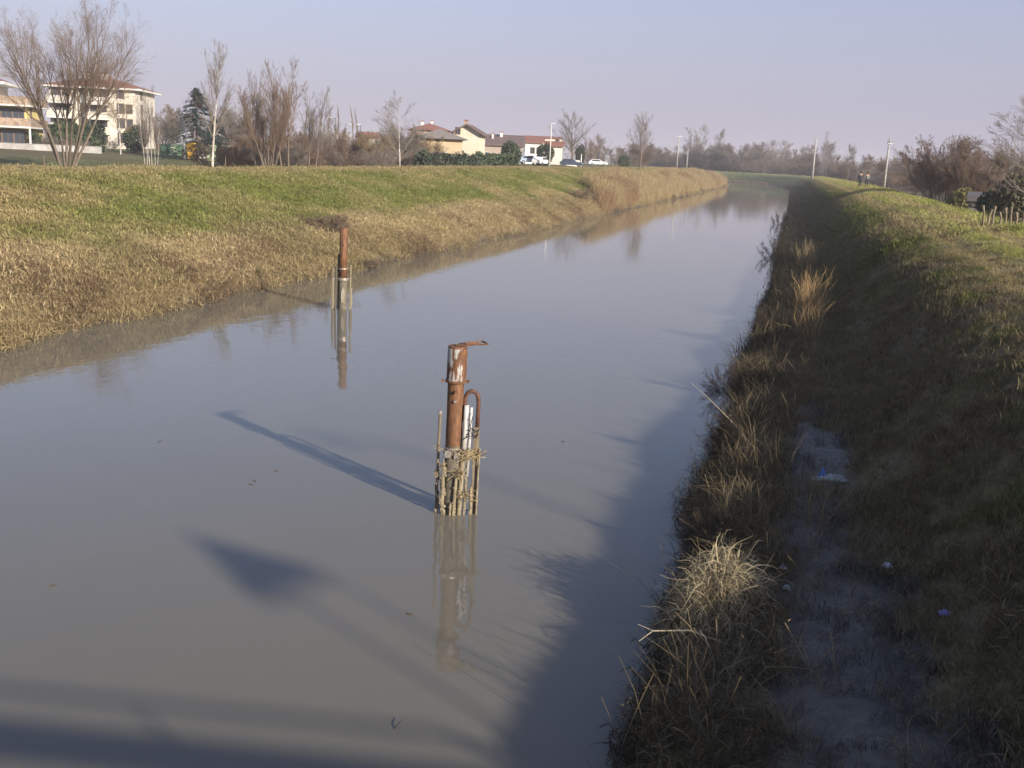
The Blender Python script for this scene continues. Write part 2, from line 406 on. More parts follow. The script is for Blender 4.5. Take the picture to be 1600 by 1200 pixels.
# ------------------------------------------------------------------ grass
SRC = {}
def clump_mesh(name, seed, n, h, hv, spread, lean, width, curl, droop=0.0, plume=0, ps=.05, tang=.5):
    rg = np.random.RandomState(seed)
    b = np.c_[rg.normal(0, spread, (n, 2)), np.full(n, -.03)]
    az = rg.uniform(0, 2*PI, n); el = np.abs(rg.normal(0, lean, n)); L = h*(1+rg.uniform(-hv, hv, n))
    segs = 3; P = np.zeros((n, segs+1, 3)); P[:, 0] = b
    dirv = np.c_[np.sin(el)*np.cos(az), np.sin(el)*np.sin(az), np.cos(el)]
    az2 = az + rg.normal(0, tang, n)
    for s in range(segs):
        P[:, s+1] = P[:, s] + dirv*(L/segs)[:, None]
        dirv = dirv + curl*np.c_[np.cos(az2), np.sin(az2), np.full(n, -droop)]*rg.uniform(.4, 1.4, n)[:, None]
        dirv /= np.linalg.norm(dirv, axis=1)[:, None]
    wa = az + rg.uniform(0.8, 2.2, n); wv = np.c_[np.cos(wa), np.sin(wa), rg.uniform(-.3, .3, n)]*width
    wp = np.array([.7, 1, .8, .15]) if not plume else np.array([.6, .6, .6, .5])
    v = np.stack([P - wv[:, None]*wp[None, :, None]*.5, P + wv[:, None]*wp[None, :, None]*.5], 2)
    base = np.arange(n)*(segs+1)*2; f = []
    for s in range(segs):
        k = base+s*2; f.append(np.stack([k, k+1, k+3, k+2], 1))
    f = np.vstack(f); vv = v.reshape(-1, 3)
    sh = np.repeat(rg.uniform(.72, 1.22, n), (segs+1)*2)
    if plume:     # feathery seed heads at the stem tips
        tip = P[:, -1]; extra = []; fs = []; k0 = len(vv)
        for i in range(n):
            for j in range(plume):
                c = tip[i] + np.array([rg.normal(0, .03), rg.normal(0, .03), rg.uniform(-.22, .12)])
                dd = rg.normal(0, ps, 3); e = rg.normal(0, ps*.4, 3); q = k0+len(extra)
                extra += [c-dd, c+e, c+dd+np.array([0, 0, ps])]; fs.append((q, q+1, q+2))
        vv = np.vstack([vv, np.array(extra)]); sh = np.concatenate([sh, np.full(len(extra), .9)])
        me = np_mesh(name, vv, [f, np.array(fs)])
    else: me = np_mesh(name, vv, f)
    col_attr(me, 'shade', np.repeat(sh[:, None], 3, 1))
    return me
def source(kind, mat_, **kw):
    col = bpy.data.collections.new('source_'+kind)
    for i in range(5):
        me = clump_mesh(f'{kind}_{i}', 100+i*7+len(kind), **kw); me.materials.append(mat_)
        o = bpy.data.objects.new(f'{kind}_{i}', me); col.objects.link(o)
    SRC[kind] = col
BM = blade_mat('grass_blade')
source('short', BM, n=22, h=.13, hv=.5, spread=.085, lean=.75, width=.010, curl=.25, droop=.4)
source('shortfar', BM, n=20, h=.095, hv=.5, spread=.15, lean=.85, width=.016, curl=.25, droop=.4)
source('mat', BM, n=26, h=.34, hv=.5, spread=.13, lean=1.25, width=.008, curl=.85, droop=.55, tang=1.6)
source('matfar', BM, n=24, h=.30, hv=.5, spread=.2, lean=1.25, width=.016, curl=.8, droop=.6, tang=1.5)
source('reed', BM, n=12, h=1.6, hv=.35, spread=.22, lean=.22, width=.035, curl=.10, droop=.6, plume=3)
source('weed', BM, n=9, h=.55, hv=.5, spread=.10, lean=.35, width=.009, curl=.3, droop=.2, plume=3, ps=.008)

def scatter(name, kind, P, scale, tint, label, tilt=.15, seed=0, cat='grass', bank=None):
    rg = np.random.RandomState(seed+5); n = len(P)
    me = bpy.data.meshes.new(name); me.vertices.add(n); me.vertices.foreach_set('co', P.astype(np.float32).ravel()); me.update()
    rot = np.c_[rg.normal(0, tilt, n), rg.normal(0, tilt, n), rg.uniform(0, 2*PI, n)]
    if bank is not None: rot[:, 1] += bank
    a = me.attributes.new('rot', 'FLOAT_VECTOR', 'POINT'); a.data.foreach_set('vector', rot.astype(np.float32).ravel())
    a = me.attributes.new('scl', 'FLOAT', 'POINT'); a.data.foreach_set('value', np.asarray(scale, np.float32))
    a = me.attributes.new('pick', 'INT', 'POINT'); a.data.foreach_set('value', rg.randint(0, 5, n).astype(np.int32))
    col_attr(me, 'tint', np.clip(tint, .004, .9))
    o = link(name, me); ng = bpy.data.node_groups.new(name+'_nodes', 'GeometryNodeTree')
    ng.interface.new_socket('Geometry', in_out='INPUT', socket_type='NodeSocketGeometry'); ng.interface.new_socket('Geometry', in_out='OUTPUT', socket_type='NodeSocketGeometry')
    N = ng.nodes; gi = N.new('NodeGroupInput'); go = N.new('NodeGroupOutput'); ci = N.new('GeometryNodeCollectionInfo')
    ci.inputs['Collection'].default_value = SRC[kind]; ci.inputs['Separate Children'].default_value = True; ci.inputs['Reset Children'].default_value = True
    ip = N.new('GeometryNodeInstanceOnPoints'); ip.inputs['Pick Instance'].default_value = True
    def na(nm, ty):
        q = N.new('GeometryNodeInputNamedAttribute'); q.data_type = ty; q.inputs['Name'].default_value = nm; return q.outputs['Attribute']
    er = N.new('FunctionNodeEulerToRotation')
    L = ng.links.new
    L(gi.outputs[0], ip.inputs['Points']); L(ci.outputs[0], ip.inputs['Instance']); L(na('pick', 'INT'), ip.inputs['Instance Index'])
    L(na('rot', 'FLOAT_VECTOR'), er.inputs[0]); L(er.outputs[0], ip.inputs['Rotation']); L(na('scl', 'FLOAT'), ip.inputs['Scale'])
    L(ip.outputs[0], go.inputs[0])
    md = o.modifiers.new('scatter', 'NODES'); md.node_group = ng
    tag(o, label, cat, kind='stuff'); return o
def rnd_pts(n, x0, x1, y0, y1, seed, pw=1.0):
    rg = np.random.RandomState(seed); x = rg.uniform(x0, x1, n); u = rg.uniform(0, 1, n)
    y = y0 + (y1-y0)*u**pw; return x, y, rg
def rivx(y):  # x of the river's middle line (straight reach)
    return np.interp(y, CL[:, 1], CL[:, 0])
def jit(c, rg, s=.25):
    c = c[:, :3]*(1+rg.uniform(-s, s, len(c))[:, None]); return c*(1+rg.uniform(-.06, .06, c.shape))

# right bank, near: short mown grass, thin on the mud
u, y, rg = rnd_pts(62000, 0.3, 11, 4.5, 42, 1, 1.5)
x = rivx(y)+HW+u; mk = mud_mask(u, y); dens = fbm(x*1.3, y*1.3, 201, 3)
k = (rg.uniform(0, 1, len(u)) > mk*.88) & (dens+rg.uniform(-.25, .25, len(u)) > .36)
x, y, u = x[k], y[k], u[k]; c = jit(surf(x, y), rg, .4)
c = np.where((rg.uniform(0, 1, len(x)) < .10)[:, None], np.array([.34,.27,.15])*rg.uniform(.6, 1.1, (len(x), 1)), c)
scatter('bank_grass', 'short', np.c_[x, y, height(x, y)], rg.uniform(.6, 1.3, len(x))*np.interp(u, [4, 6], [1, .65]), c, 'short winter grass on the shaded slope of the right bank', seed=1, bank=-.35)
# right bank, far
u, y, rg = rnd_pts(52000, 0.3, 11, 42, 330, 2, 1.9)
x = rivx(y)+HW+u; c = jit(surf(x, y), rg, .3)
scatter('bank_grass', 'shortfar', np.c_[x, y, height(x, y)], rg.uniform(.7, 1.6, len(x)), c, 'rough grass along the far length of the right bank', seed=2, bank=-.3)
# matted dead grass along the right water edge
u, y, rg = rnd_pts(9000, .0, 1.3, 5, 60, 3, 1.4)
k = rg.uniform(0, 1, len(u)) > .85*mud_mask(u, y); u, y = u[k], y[k]
k = fbm(u*.8, y*.9, 210, 3)+rg.uniform(-.2, .2, len(u)) > .40; u, y = u[k], y[k]
x = rivx(y)+HW+u-edge_off(y, 1); n = len(x)
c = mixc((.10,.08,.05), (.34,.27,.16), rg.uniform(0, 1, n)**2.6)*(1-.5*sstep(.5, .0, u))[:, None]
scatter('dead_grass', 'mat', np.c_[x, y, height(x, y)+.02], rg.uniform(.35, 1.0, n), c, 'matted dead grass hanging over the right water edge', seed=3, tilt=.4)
u, y, rg = rnd_pts(9000, -.05, 1.6, 60, 330, 33, 1.5)
x = rivx(y)+HW+u-edge_off(y, 1); n = len(x)
c = mixc((.14,.11,.07), (.36,.29,.17), rg.uniform(0, 1, n)**2)
scatter('dead_grass', 'matfar', np.c_[x, y, height(x, y)+.02], rg.uniform(.6, 1.3, n), c, 'dead grass fringing the right water edge towards the bend', seed=34, tilt=.3)
# scattered tufts on the lower slope
u, y, rg = rnd_pts(1500, 1.2, 5.5, 5, 45, 4, 1.5)
k = fbm(u*.9, y*.9, 220, 3) > .5; u, y = u[k], y[k]
x = rivx(y)+HW+u; n = len(x)
c = mixc((.12,.09,.05), (.40,.33,.20), rg.uniform(0, 1, n)**2.5)
scatter('dead_grass', 'mat', np.c_[x, y, height(x, y)], rg.uniform(.4, .9, n), c, 'scattered dead tufts on the lower right slope', seed=4, tilt=.3)
# weeds along the right edge
u, y, rg = rnd_pts(420, .08, 1.6, 8, 110, 5, 1.5)
x = rivx(y)+HW+u-edge_off(y, 1); n = len(x); c = mixc((.12,.09,.055), (.40,.30,.16), rg.uniform(0, 1, n)**2)
scatter('dry_weeds', 'weed', np.c_[x, y, height(x, y)], rg.uniform(.5, 1.3, n), c, 'thin dry weed stalks along the right water edge', seed=6, tilt=.3, cat='weeds')
# left bank
v, y, rg = rnd_pts(190000, .6, 15, 16, 330, 7, 2.1)
x = rivx(y)-HW-v; c = jit(surf(x, y), rg, .35)
scatter('bank_grass', 'shortfar', np.c_[x, y, height(x, y)], rg.uniform(.7, 1.7, len(x)), c, 'straw and green winter grass on the sunlit left bank', seed=7, bank=.3)
v, y, rg = rnd_pts(40000, -.05, 3.8, 16, 330, 8, 2.0)
k = fbm(v*.5, y*.35, 230, 4)+rg.uniform(-.15, .15, len(v)) > .30+.09*v*.9; v, y = v[k], y[k]
x = rivx(y)-HW-v+edge_off(y, -1); n = len(x)
n3 = fbm(x*.5, y*.3, 240, 3); n4 = sstep(.42, .62, fbm(x*.12, y*.12, 58, 3))
c = mixc(mixc(mixc((.50,.39,.22), (.33,.26,.14), rg.uniform(0, 1, n)), (.20,.13,.085), sstep(.5, .66, n3)*.7), (.24,.22,.10), n4*.6*(y < 45))
scatter('dead_grass', 'matfar', np.c_[x, y, height(x, y)+.03], rg.uniform(.45, 1.1, n)*np.interp(v, [0, 1.5, 3.5], [1.15, .9, .5]), c, 'collapsed straw-coloured grass along the left water edge', seed=8, tilt=.3)
# tall reeds on the far left bank
v, y, rg = rnd_pts(18000, .2, 6.5, 90, 305, 9, 1.25)
edge = fbm(y*.07, v*.2, 250, 3); k = (v < -.5 + 7.0*sstep(94, 126, y)*(.55+.8*edge)) & (rg.uniform(0, 1, len(v)) < .35+1.1*fbm(v*.35, y*.12, 255, 3)); v, y = v[k], y[k]
x = rivx(y)-HW-v; n = len(x); c = mixc(mixc((.52,.41,.23), (.38,.29,.16), rg.uniform(0, 1, n)), (.30,.19,.11), sstep(.5, .65, fbm(v*.3, y*.1, 256, 3))*.7)
RS = rg.uniform(.45, .95, n)*(.65+.7*fbm(v*.3, y*.09, 257, 3))
scatter('reed_bed', 'reed', np.c_[x, y, height(x, y)-.1], RS, c, 'tall golden reeds covering the far left bank', seed=9, tilt=.12, cat='reeds')
# field behind the left bank
v, y, rg = rnd_pts(16000, 15, 60, 20, 170, 10, 1.2)
x = rivx(y)-HW-v; c = jit(surf(x, y), rg, .3)
scatter('field_grass', 'shortfar', np.c_[x, y, height(x, y)], rg.uniform(.8, 1.7, len(x)), c, 'thin winter grass of the field behind the left bank', seed=10)
# far shore at the bend
x = np.random.RandomState(11).uniform(-80, 0, 6000); y = np.random.RandomState(12).uniform(310, 450, 6000); d_ = sdist(x, y)-HW
k = (d_ > 0) & (d_ < 3); x, y = x[k], y[k]; n = len(x)
c = mixc((.42,.32,.17), (.3,.22,.12), np.random.RandomState(1).uniform(0, 1, n))
scatter('dead_grass', 'matfar', np.c_[x, y, height(x, y)], np.full(n, 2.2), c, 'pale dead grass on the outer shore of the river bend', seed=12)

# ------------------------------------------------------------------ tussocks and single plants
TM = blade_mat('tussock_blade', inst=False, transl=.25)
def tussock(name, loc, seed, n, L, rx, ry, hz, c0, c1, width, label, lean=1.0, curl=.7, droop=.8, cat='grass tuft', pw=1.5, seg=5):
    rg = np.random.RandomState(seed)
    r = np.sqrt(rg.uniform(0, 1, n)); a = rg.uniform(0, 2*PI, n)
    bx_, by_ = r*rx*np.cos(a), r*ry*np.sin(a); bz = hz*(1-r**2)*rg.uniform(.2, 1, n)
    gz = height(loc[0]+bx_, loc[1]+by_)-loc[2]
    P = np.zeros((n, seg+1, 3)); P[:, 0] = np.c_[bx_, by_, gz+bz-.04]
    az = a+rg.normal(0, 1.4, n); el = np.abs(rg.normal(0, lean, n))*(.4+.6*r); dv = np.c_[np.sin(el)*np.cos(az), np.sin(el)*np.sin(az), np.cos(el)]
    ln = L*rg.uniform(.4, 1.25, n)
    for s in range(seg):
        P[:, s+1] = P[:, s]+dv*(ln/seg)[:, None]
        dv = dv+curl*rg.uniform(.1, 1.2, n)[:, None]*np.c_[np.cos(az)*.6, np.sin(az)*.6, np.full(n, -droop)]*.5 + rg.normal(0, .27, (n, 3)); dv /= np.linalg.norm(dv, axis=1)[:, None]
    wa = az+PI/2; wv = np.c_[np.cos(wa), np.sin(wa), rg.uniform(-.6, .6, n)]*width*rg.uniform(.5, 1.4, n)[:, None]
    wp = np.linspace(1, .15, seg+1)
    v = np.stack([P-wv[:, None]*wp[None, :, None]*.5, P+wv[:, None]*wp[None, :, None]*.5], 2).reshape(-1, 3)
    b = np.arange(n)*(seg+1)*2; f = np.vstack([np.stack([b+2*s, b+2*s+1, b+2*s+3, b+2*s+2], 1) for s in range(seg)])
    me = np_mesh(name, v, f); col = mixc(c0, c1, rg.uniform(0, 1, n)**pw)
    col_attr(me, 'tint', np.repeat(col, (seg+1)*2, 0)); col_attr(me, 'shade', np.ones((len(v), 3)))
    o = link(name, me, TM); o.location = loc; tag(o, label, cat); return o
def gpt(x, y): return (x, y, height1(x, y))
PALE = (.62,.52,.33); DK = (.14,.11,.065)
tussock('dry_tussock', gpt(-.60, 10.75), 1, 2600, .46, .54, 1.05, .60, DK, PALE, .013, 'big straw tussock with sunlit top, overhanging the near right water edge', pw=.75, lean=1.6, curl=1.15, droop=1.1)
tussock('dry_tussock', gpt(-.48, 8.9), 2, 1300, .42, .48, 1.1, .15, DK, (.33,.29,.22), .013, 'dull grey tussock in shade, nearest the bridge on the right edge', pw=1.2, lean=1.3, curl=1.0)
tussock('dry_tussock', gpt(-.62, 13.6), 3, 600, .5, .45, .7, .30, DK, (.42,.34,.2), .011, 'ragged tussock with a few bright stalks, beyond the big sunlit tussock')
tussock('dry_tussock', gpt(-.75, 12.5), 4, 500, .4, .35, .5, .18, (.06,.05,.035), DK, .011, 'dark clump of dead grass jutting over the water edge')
tussock('dry_tussock', gpt(-.55, 16.3), 5, 700, .5, .45, 1.0, .35, DK, (.36,.29,.18), .012, 'fanned dead tussock left of the small mud patch')
tussock('dry_tussock', gpt(.55, 14.2), 6, 600, .42, .55, .8, .18, DK, (.33,.27,.17), .011, 'spreading tussock just in front of the discarded plastic bag')
tussock('dry_tussock', gpt(-.9, 19.3), 7, 600, .6, .5, 1.2, .3, (.07,.06,.04), (.32,.25,.15), .014, 'shaggy edge tussock with a long pale cane leaning over the river')
tussock('dry_tussock', gpt(-1.0, 23.5), 8, 500, .7, .5, 1.3, .3, (.05,.045,.03), (.25,.2,.12), .016, 'dark shrubby clump reaching over the water, middle of the right edge', lean=.8)
tussock('dry_tussock', gpt(-1.1, 29.0), 9, 420, .9, .6, 1.5, .3, (.05,.045,.03), (.22,.17,.1), .02, 'dark bristly clump farther along the right water edge', lean=.8)
tussock('reed_clump', gpt(.15, 29.5), 10, 150, 1.15, .35, .7, .1, (.2,.14,.08), (.52,.36,.18), .018, 'reddish upright stalks low on the right bank, in shade', lean=.15, curl=.08, cat='reeds')
tussock('reed_clump', gpt(.15, 35.5), 11, 240, 1.4, .4, .9, .1, (.3,.2,.1), (.62,.44,.22), .025, 'tall golden reed clump with sunlit tips on the right bank', lean=.18, curl=.1, cat='reeds')
tussock('reed_clump', gpt(-.1, 52.0), 12, 160, 1.3, .5, 1.6, .1, (.22,.16,.09), (.42,.33,.2), .03, 'thin pale stalks on the right bank beyond the golden clump', lean=.25, curl=.1, cat='reeds')
q = MB(); p0 = Vector(gpt(-.55, 17.3)); q.tube([p0, p0+Vector((-.45, .35, .35)), p0+Vector((-.9, .75, .62)), p0+Vector((-1.25, 1.05, .8))], [.012, .01, .007, .004], 5)
tag(q.build('cane', mat('pale_cane', (.5,.42,.28), .7)), 'long pale cane leaning out over the water from the right edge', 'cane')
q = MB(); p0 = Vector(gpt(-.6, 9.55)); q.tube([p0+Vector((.3,.1,.1)), p0+Vector((-.15, 0, .25)), p0+Vector((-.5, -.08, .22)), p0+Vector((-.62, -.15, .12))], [.009, .008, .006, .004], 5); q.tube([p0+Vector((-.5, -.08, .22)), p0+Vector((-.66, -.03, .24))], [.005, .003], 4)
tag(q.build('cane', MATS['pale_cane']), 'forked pale cane bending from the grey tussock to the water', 'cane')
sx, sy = at(613, 1140); q = MB(); q.tube([(sx, sy, -.02), (sx+.03, sy+.05, .03), (sx+.06, sy+.12, .05)], [.006, .006, .003], 5); tag(q.build('twig', mat('dark_twig', (.05,.035,.025), .8)), 'small dark twig floating near the bottom of the river view', 'twig')

# ------------------------------------------------------------------ litter
plas = mat('white_plastic', (.55,.57,.58), .4); blup = mat('blue_plastic', (.05,.16,.45), .35)
def crumple(name, loc, sx, sy, h, seed, m_, n=12):
    rg = np.random.RandomState(seed); gx_, gy_ = np.meshgrid(np.linspace(-1, 1, n), np.linspace(-1, 1, n), indexing='ij')
    rr = .8+.2*rg.uniform(-1, 1, gx_.shape)
    v = np.stack([gx_*sx*rr, gy_*sy*rr, h*(fbm(gx_*2.1+seed, gy_*2.1, seed, 3))*(1.15-np.maximum(abs(gx_), abs(gy_)))*2], -1).reshape(-1, 3)
    v = np.vstack([v, v*[1, 1, .3]-[0, 0, .012]]); i = np.arange(n*n).reshape(n, n); t = np.stack([i[:-1, :-1], i[1:, :-1], i[1:, 1:], i[:-1, 1:]], -1).reshape(-1, 4)
    e = list(i[:, 0])+list(i[-1, 1:])+list(i[-2::-1, -1])+list(i[0, -2:0:-1]); e = np.array(e); e2 = np.roll(e, -1)
    f = np.vstack([t, t[:, ::-1]+n*n, np.stack([e, e+n*n, e2+n*n, e2], 1)])
    me = np_mesh(name, v, f); o = link(name, me, m_); o.location = (loc[0], loc[1], height1(*loc[:2])+.05); return o
px_, py_ = at(1300, 742, .72)
bgo = crumple('plastic_bag', (px_, py_), .31, .075, .085, 3, mat('dull_plastic', (.36,.40,.39), .45)); bgo.rotation_euler.z = .15; tag(bgo, 'crumpled whitish plastic bag on the lower right slope', 'plastic bag')
px_, py_ = at(1287, 731, .78)
o = crumple('plastic_wrapper', (px_, py_), .08, .06, .12, 5, blup, 8); tag(o, 'blue plastic scrap beside the whitish bag', 'wrapper')
for (a, b, z, s, mm, lb) in ((1388, 871, .75, .07, plas, 'small white scrap of plastic on the dark slope'), (1480, 928, 1.1, .06, mat('lilac_plastic', (.2,.2,.5), .4), 'small violet-blue scrap on the dark slope at right'),
                       (1224, 886, .5, .055, plas, 'pale scrap beside the sunlit tussock, the upper of two'), (1229, 914, .5, .055, mat('pale_green_plastic', (.4,.5,.45), .4), 'pale greenish scrap beside the sunlit tussock, the lower of two')):
    x, y = at(a, b, z); o = crumple('litter_scrap', (x, y), s, s*.7, .05, int(a), mm, 6); tag(o, lb, 'litter')

# ------------------------------------------------------------------ the two mooring posts
def rust_mat(name, paint=0.0):
    m = bpy.data.materials.new(name); m.use_nodes = True; t = m.node_tree; b = t.nodes['Principled BSDF']; L = t.links.new
    tc = t.nodes.new('ShaderNodeTexCoord')
    mp = t.nodes.new('ShaderNodeMapping'); mp.inputs['Scale'].default_value = (1, 1, .28); L(tc.outputs['Object'], mp.inputs[0])
    n = t.nodes.new('ShaderNodeTexNoise'); n.inputs['Scale'].default_value = 14; n.inputs['Detail'].default_value = 8; n.inputs['Roughness'].default_value = .7; L(mp.outputs[0], n.inputs[0])
    r = t.nodes.new('ShaderNodeValToRGB'); e = r.color_ramp.elements; e[0].position = .32; e[0].color = (.045,.025,.017,1); e[1].position = .68; e[1].color = (.24,.115,.05,1)
    q = r.color_ramp.elements.new(.5); q.color = (.14,.062,.027,1); L(n.outputs[0], r.inputs[0])
    out = r.outputs[0]
    if paint:
        n2 = t.nodes.new('ShaderNodeTexNoise'); n2.inputs['Scale'].default_value = 7; n2.inputs['Detail'].default_value = 5; L(mp.outputs[0], n2.inputs[0])
        r2 = t.nodes.new('ShaderNodeValToRGB'); r2.color_ramp.elements[0].position = .545-paint*.06; r2.color_ramp.elements[1].position = .575-paint*.06; L(n2.outputs[0], r2.inputs[0])
        mx = t.nodes.new('ShaderNodeMixRGB'); mx.inputs[2].default_value = (.38,.37,.34,1); L(r2.outputs[0], mx.inputs[0]); L(out, mx.inputs[1]); out = mx.outputs[0]
    L(out, b.inputs['Base Color']); b.inputs['Roughness'].default_value = .75
    bu = t.nodes.new('ShaderNodeBump'); bu.inputs['Strength'].default_value = .5; bu.inputs['Distance'].default_value = .01; L(n.outputs[0], bu.inputs['Height']); L(bu.outputs[0], b.inputs['Normal'])
    return m
RUST = rust_mat('rust'); RUSTP = rust_mat('flaking_paint_over_rust', 1.0)
WOODG = mat('weathered_wood', (.28,.22,.15), .9, noise=.8, nscale=14, col2=(.10,.08,.055), bump=.5, stretch=(1, 1, .2))
SCUM = mat('river_scum_on_pipe', (.20,.17,.12), .85, noise=.9, nscale=12, col2=(.07,.06,.05), bump=.6)
PVC = mat('grey_white_pvc', (.62,.62,.60), .45, noise=.9, nscale=9, col2=(.30,.27,.22), stretch=(1, 1, .4))
YEL = mat('stained_pvc', (.38,.31,.19), .7, noise=.9, nscale=11, col2=(.10,.08,.055), bump=.5)
STEEL = mat('band_steel', (.55,.54,.5), .4, .6, noise=.5, nscale=20, col2=(.3,.2,.13))
BLACK = mat('black_cable', (.02,.02,.022), .5)
STRW = mat('straw_debris', (.50,.39,.22), .9, noise=.8, nscale=30, col2=(.18,.13,.07))
SHELL = mat('mussel_crust', (.38,.32,.22), .8, noise=.9, nscale=40, col2=(.10,.08,.06))
def debris(mb, c, rx, n, L, seed, th=.006):
    rg = random.Random(seed)
    for i in range(n):
        a = rg.uniform(0, 2*PI); p = Vector(c)+Vector((math.cos(a)*rx*rg.random(), math.sin(a)*rx*rg.random(), rg.uniform(-.05, .05)))
        d_ = Vector((rg.uniform(-1, 1), rg.uniform(-1, 1), rg.uniform(-.7, .4))).normalized()*L*rg.uniform(.4, 1)
        mb.tube([p-d_*.5, p+Vector((0, 0, rg.uniform(-.02, .03))), p+d_*.5+Vector((0, 0, -.03))], [th, th, th*.4], 3, False)
def crust(mb, x, y, z0, z1, r, n, seed):
    rg = random.Random(seed)
    for i in range(n):
        z = z0+(z1-z0)*(i+rg.random())/n; a = rg.uniform(0, 2*PI)
        mb.blob((x+math.cos(a)*r*.6, y+math.sin(a)*r*.6, z), (r*rg.uniform(.5, 1), r*rg.uniform(.5, 1), r*rg.uniform(.5, 1.1)), seed+i, 5, 4)

bx_, by_ = at(704, 800); P1 = empty('mooring_post', (bx_, by_, 0), YAW)   # local x = to the right as seen from the bridge, local y = away
tag(P1, 'near rusty steel post in the river, with capped top, pipes and stakes tied round it', 'mooring post')
def seg(z): return .006*z
q = MB(); q.tube([(.004+seg(z), 0, z) for z in (-1.2, 0, .6, 1.0)], [.118, .118, .117, .116], 24, False); q.build('pipe_foot', SCUM, P1, smooth=True)
q = MB(); q.tube([(.004+seg(z), 0, z) for z in (1.002, 1.5, 1.99)], [.1165, .114, .114], 24, False); q.build('pipe', RUST, P1, smooth=True)
cp = MB(); cp.tube([(.02, 0, 1.92), (.02, 0, 2.0), (.025, 0, 2.395)], [.137, .139, .139], 28, True); cp = cp.build('cap', RUSTP, P1, smooth=False)
q = MB(); q.tube([(.02, 0, 2.398), (.02, 0, 2.425)], [.128, .128], 24); q.build('cap_plate', RUST, cp)
q = MB(); q.poly([(.0, -.04, 2.43), (.05, .14, 2.43), (.26, .13, 2.43), (.20, -.02, 2.43)], (0, 0, .018)); q.build('plate', RUST, cp)
q = MB()
for a, b in (((.15, .0, 2.445), (.44, .02, 2.462)), ((.44, .02, 2.462), (.36, .24, 2.46)), ((.36, .24, 2.46), (.12, .13, 2.445)), ((.12,.04,2.45),(.3,.13,2.455))): q.tube([a, b], .013, 6)
q.build('bracket', RUST, P1)
q = MB(); q.ring(1.915, 1.945, .135, .155, 20, (.02, 0)); q.build('cap_ring', RUST, cp)
for (x, y, z) in ((-.165, -.06, 1.935), (.185, -.03, 1.93), (.03, -.15, 1.80), (.02, -.125, 1.66)):
    q = MB(); q.tube([(x, y+.03, z), (x, y-.02, z)], [.022, .022], 8); q.build('bolt', STEEL if z < 1.7 else RUST, P1)
q = MB(); q.ring(.955, .975, .112, .128, 20); q.ring(.88, .925, .112, .135, 20); q.box(-.10, -.02, -.155, -.125, .85, .95); q.box(.03, .11, -.155, -.125, .84, .93); q.build('clamp_band', STEEL, P1)
# left stake
q = MB(); q.tube([(-.215, -.02, -.5), (-.205, -.02, .6), (-.19, -.02, 1.46)], [.018, .02, .021], 10); st = q.build('stake', WOODG, P1)
q = MB(); q.blob((-.19, -.02, 1.475), (.03, .03, .022), 1, 8, 5); q.ring(1.44, 1.48, .018, .032, 10, (-.19, -.02)); q.build('stake_tip', STEEL, st)
q = MB(); crust(q, -.21, -.02, .0, .60, .035, 16, 5); q.build('crust', SHELL, st)
q = MB(); q.tube([(-.21, -.03, .96), (-.1, -.06, .93), (-.02, -.13, .92)], .006, 5); debris(q, (-.2, -.02, .96), .04, 8, .14, 3); q.build('tie', STRW, st)
# short stake
q = MB(); q.tube([(-.125, -.10, -.4), (-.12, -.10, .3), (-.115, -.10, .76)], [.028, .03, .022], 8); s2 = q.build('stake', YEL, P1)
q = MB(); q.tube([(-.115, -.10, .74), (-.113, -.10, .86)], [.008, .005], 5); crust(q, -.12, -.10, .0, .7, .042, 18, 15); q.build('crust', SHELL, s2)
# white pipes, rusty hoop, wooden board on the right
q = MB(); q.tube([(.155, -.06, .86), (.17, -.06, 1.2), (.18, -.06, 1.60)], [.036, .036, .036], 14); wp_ = q.build('white_pipe', PVC, P1, smooth=True)
q = MB(); q.tube([(.11, -.10, -.3), (.13, -.09, .3), (.155, -.06, .86)], [.034, .036, .036], 12); q.build('pipe_foot', YEL, wp_, smooth=True)
q = MB(); q.tube([(.215, -.01, .55), (.235, -.01, 1.1), (.245, -.01, 1.56)], [.022, .022, .022], 10); q.build('white_pipe', PVC, P1, smooth=True)
q = MB(); arch = [(.15, .02, 1.35), (.15, .02, 1.62)]+[(.245-.095*math.cos(t), .02, 1.66+.125*math.sin(t)) for t in np.linspace(.1, PI-.1, 10)]+[(.34, .02, 1.55), (.335, .02, 1.25)]
q.tube(arch, .030, 10); q.build('hoop', mat('brown_rust_tube', (.16,.07,.04), .6, noise=.8, nscale=20, col2=(.06,.03,.02)), P1, smooth=True)
q = MB(); q.box(.285, .37, -.015, .03, -.5, 1.27); o = q.build('board', WOODG, P1, bevel=.004)
q = MB(); q.tube([(.365, -.05, .0), (.375, -.05, .62), (.385, -.05, .98)], [.016, .014, .012], 6); q.build('stake', YEL, P1)
for (x, y, h, r, sd) in ((.055, -.15, .56, .026, 1), (.20, -.10, .60, .022, 3), (.285, -.08, .42, .024, 5), (.0, -.16, .2, .018, 7)):
    q = MB(); q.tube([(x+random.Random(sd).uniform(-.03, .02), y, -.2), (x, y, h*.5), (x+random.Random(sd+9).uniform(-.01, .03), y, h)], [r*.6, r, r*.7], 7); s3 = q.build('slat', YEL, P1)
    q = MB(); crust(q, x, y, .0, h*.8, r*.95, int(h*22), sd*31); q.build('crust', SHELL, s3)
q = MB(); rg_ = random.Random(8)
for (z, rr) in ((1.18, .11), (1.24, .12), (1.15, .1)):
    q.tube([(.24+rr*math.cos(t), -.03+.07*math.sin(t), z+.02*math.sin(3*t)) for t in np.linspace(0, 2*PI, 14)], .006, 5, False)
q.tube([(.24, -.09, 1.5), (.21, -.11, 1.4), (.25, -.11, 1.28), (.2, -.11, 1.15), (.12, -.12, 1.1)], .006, 5)
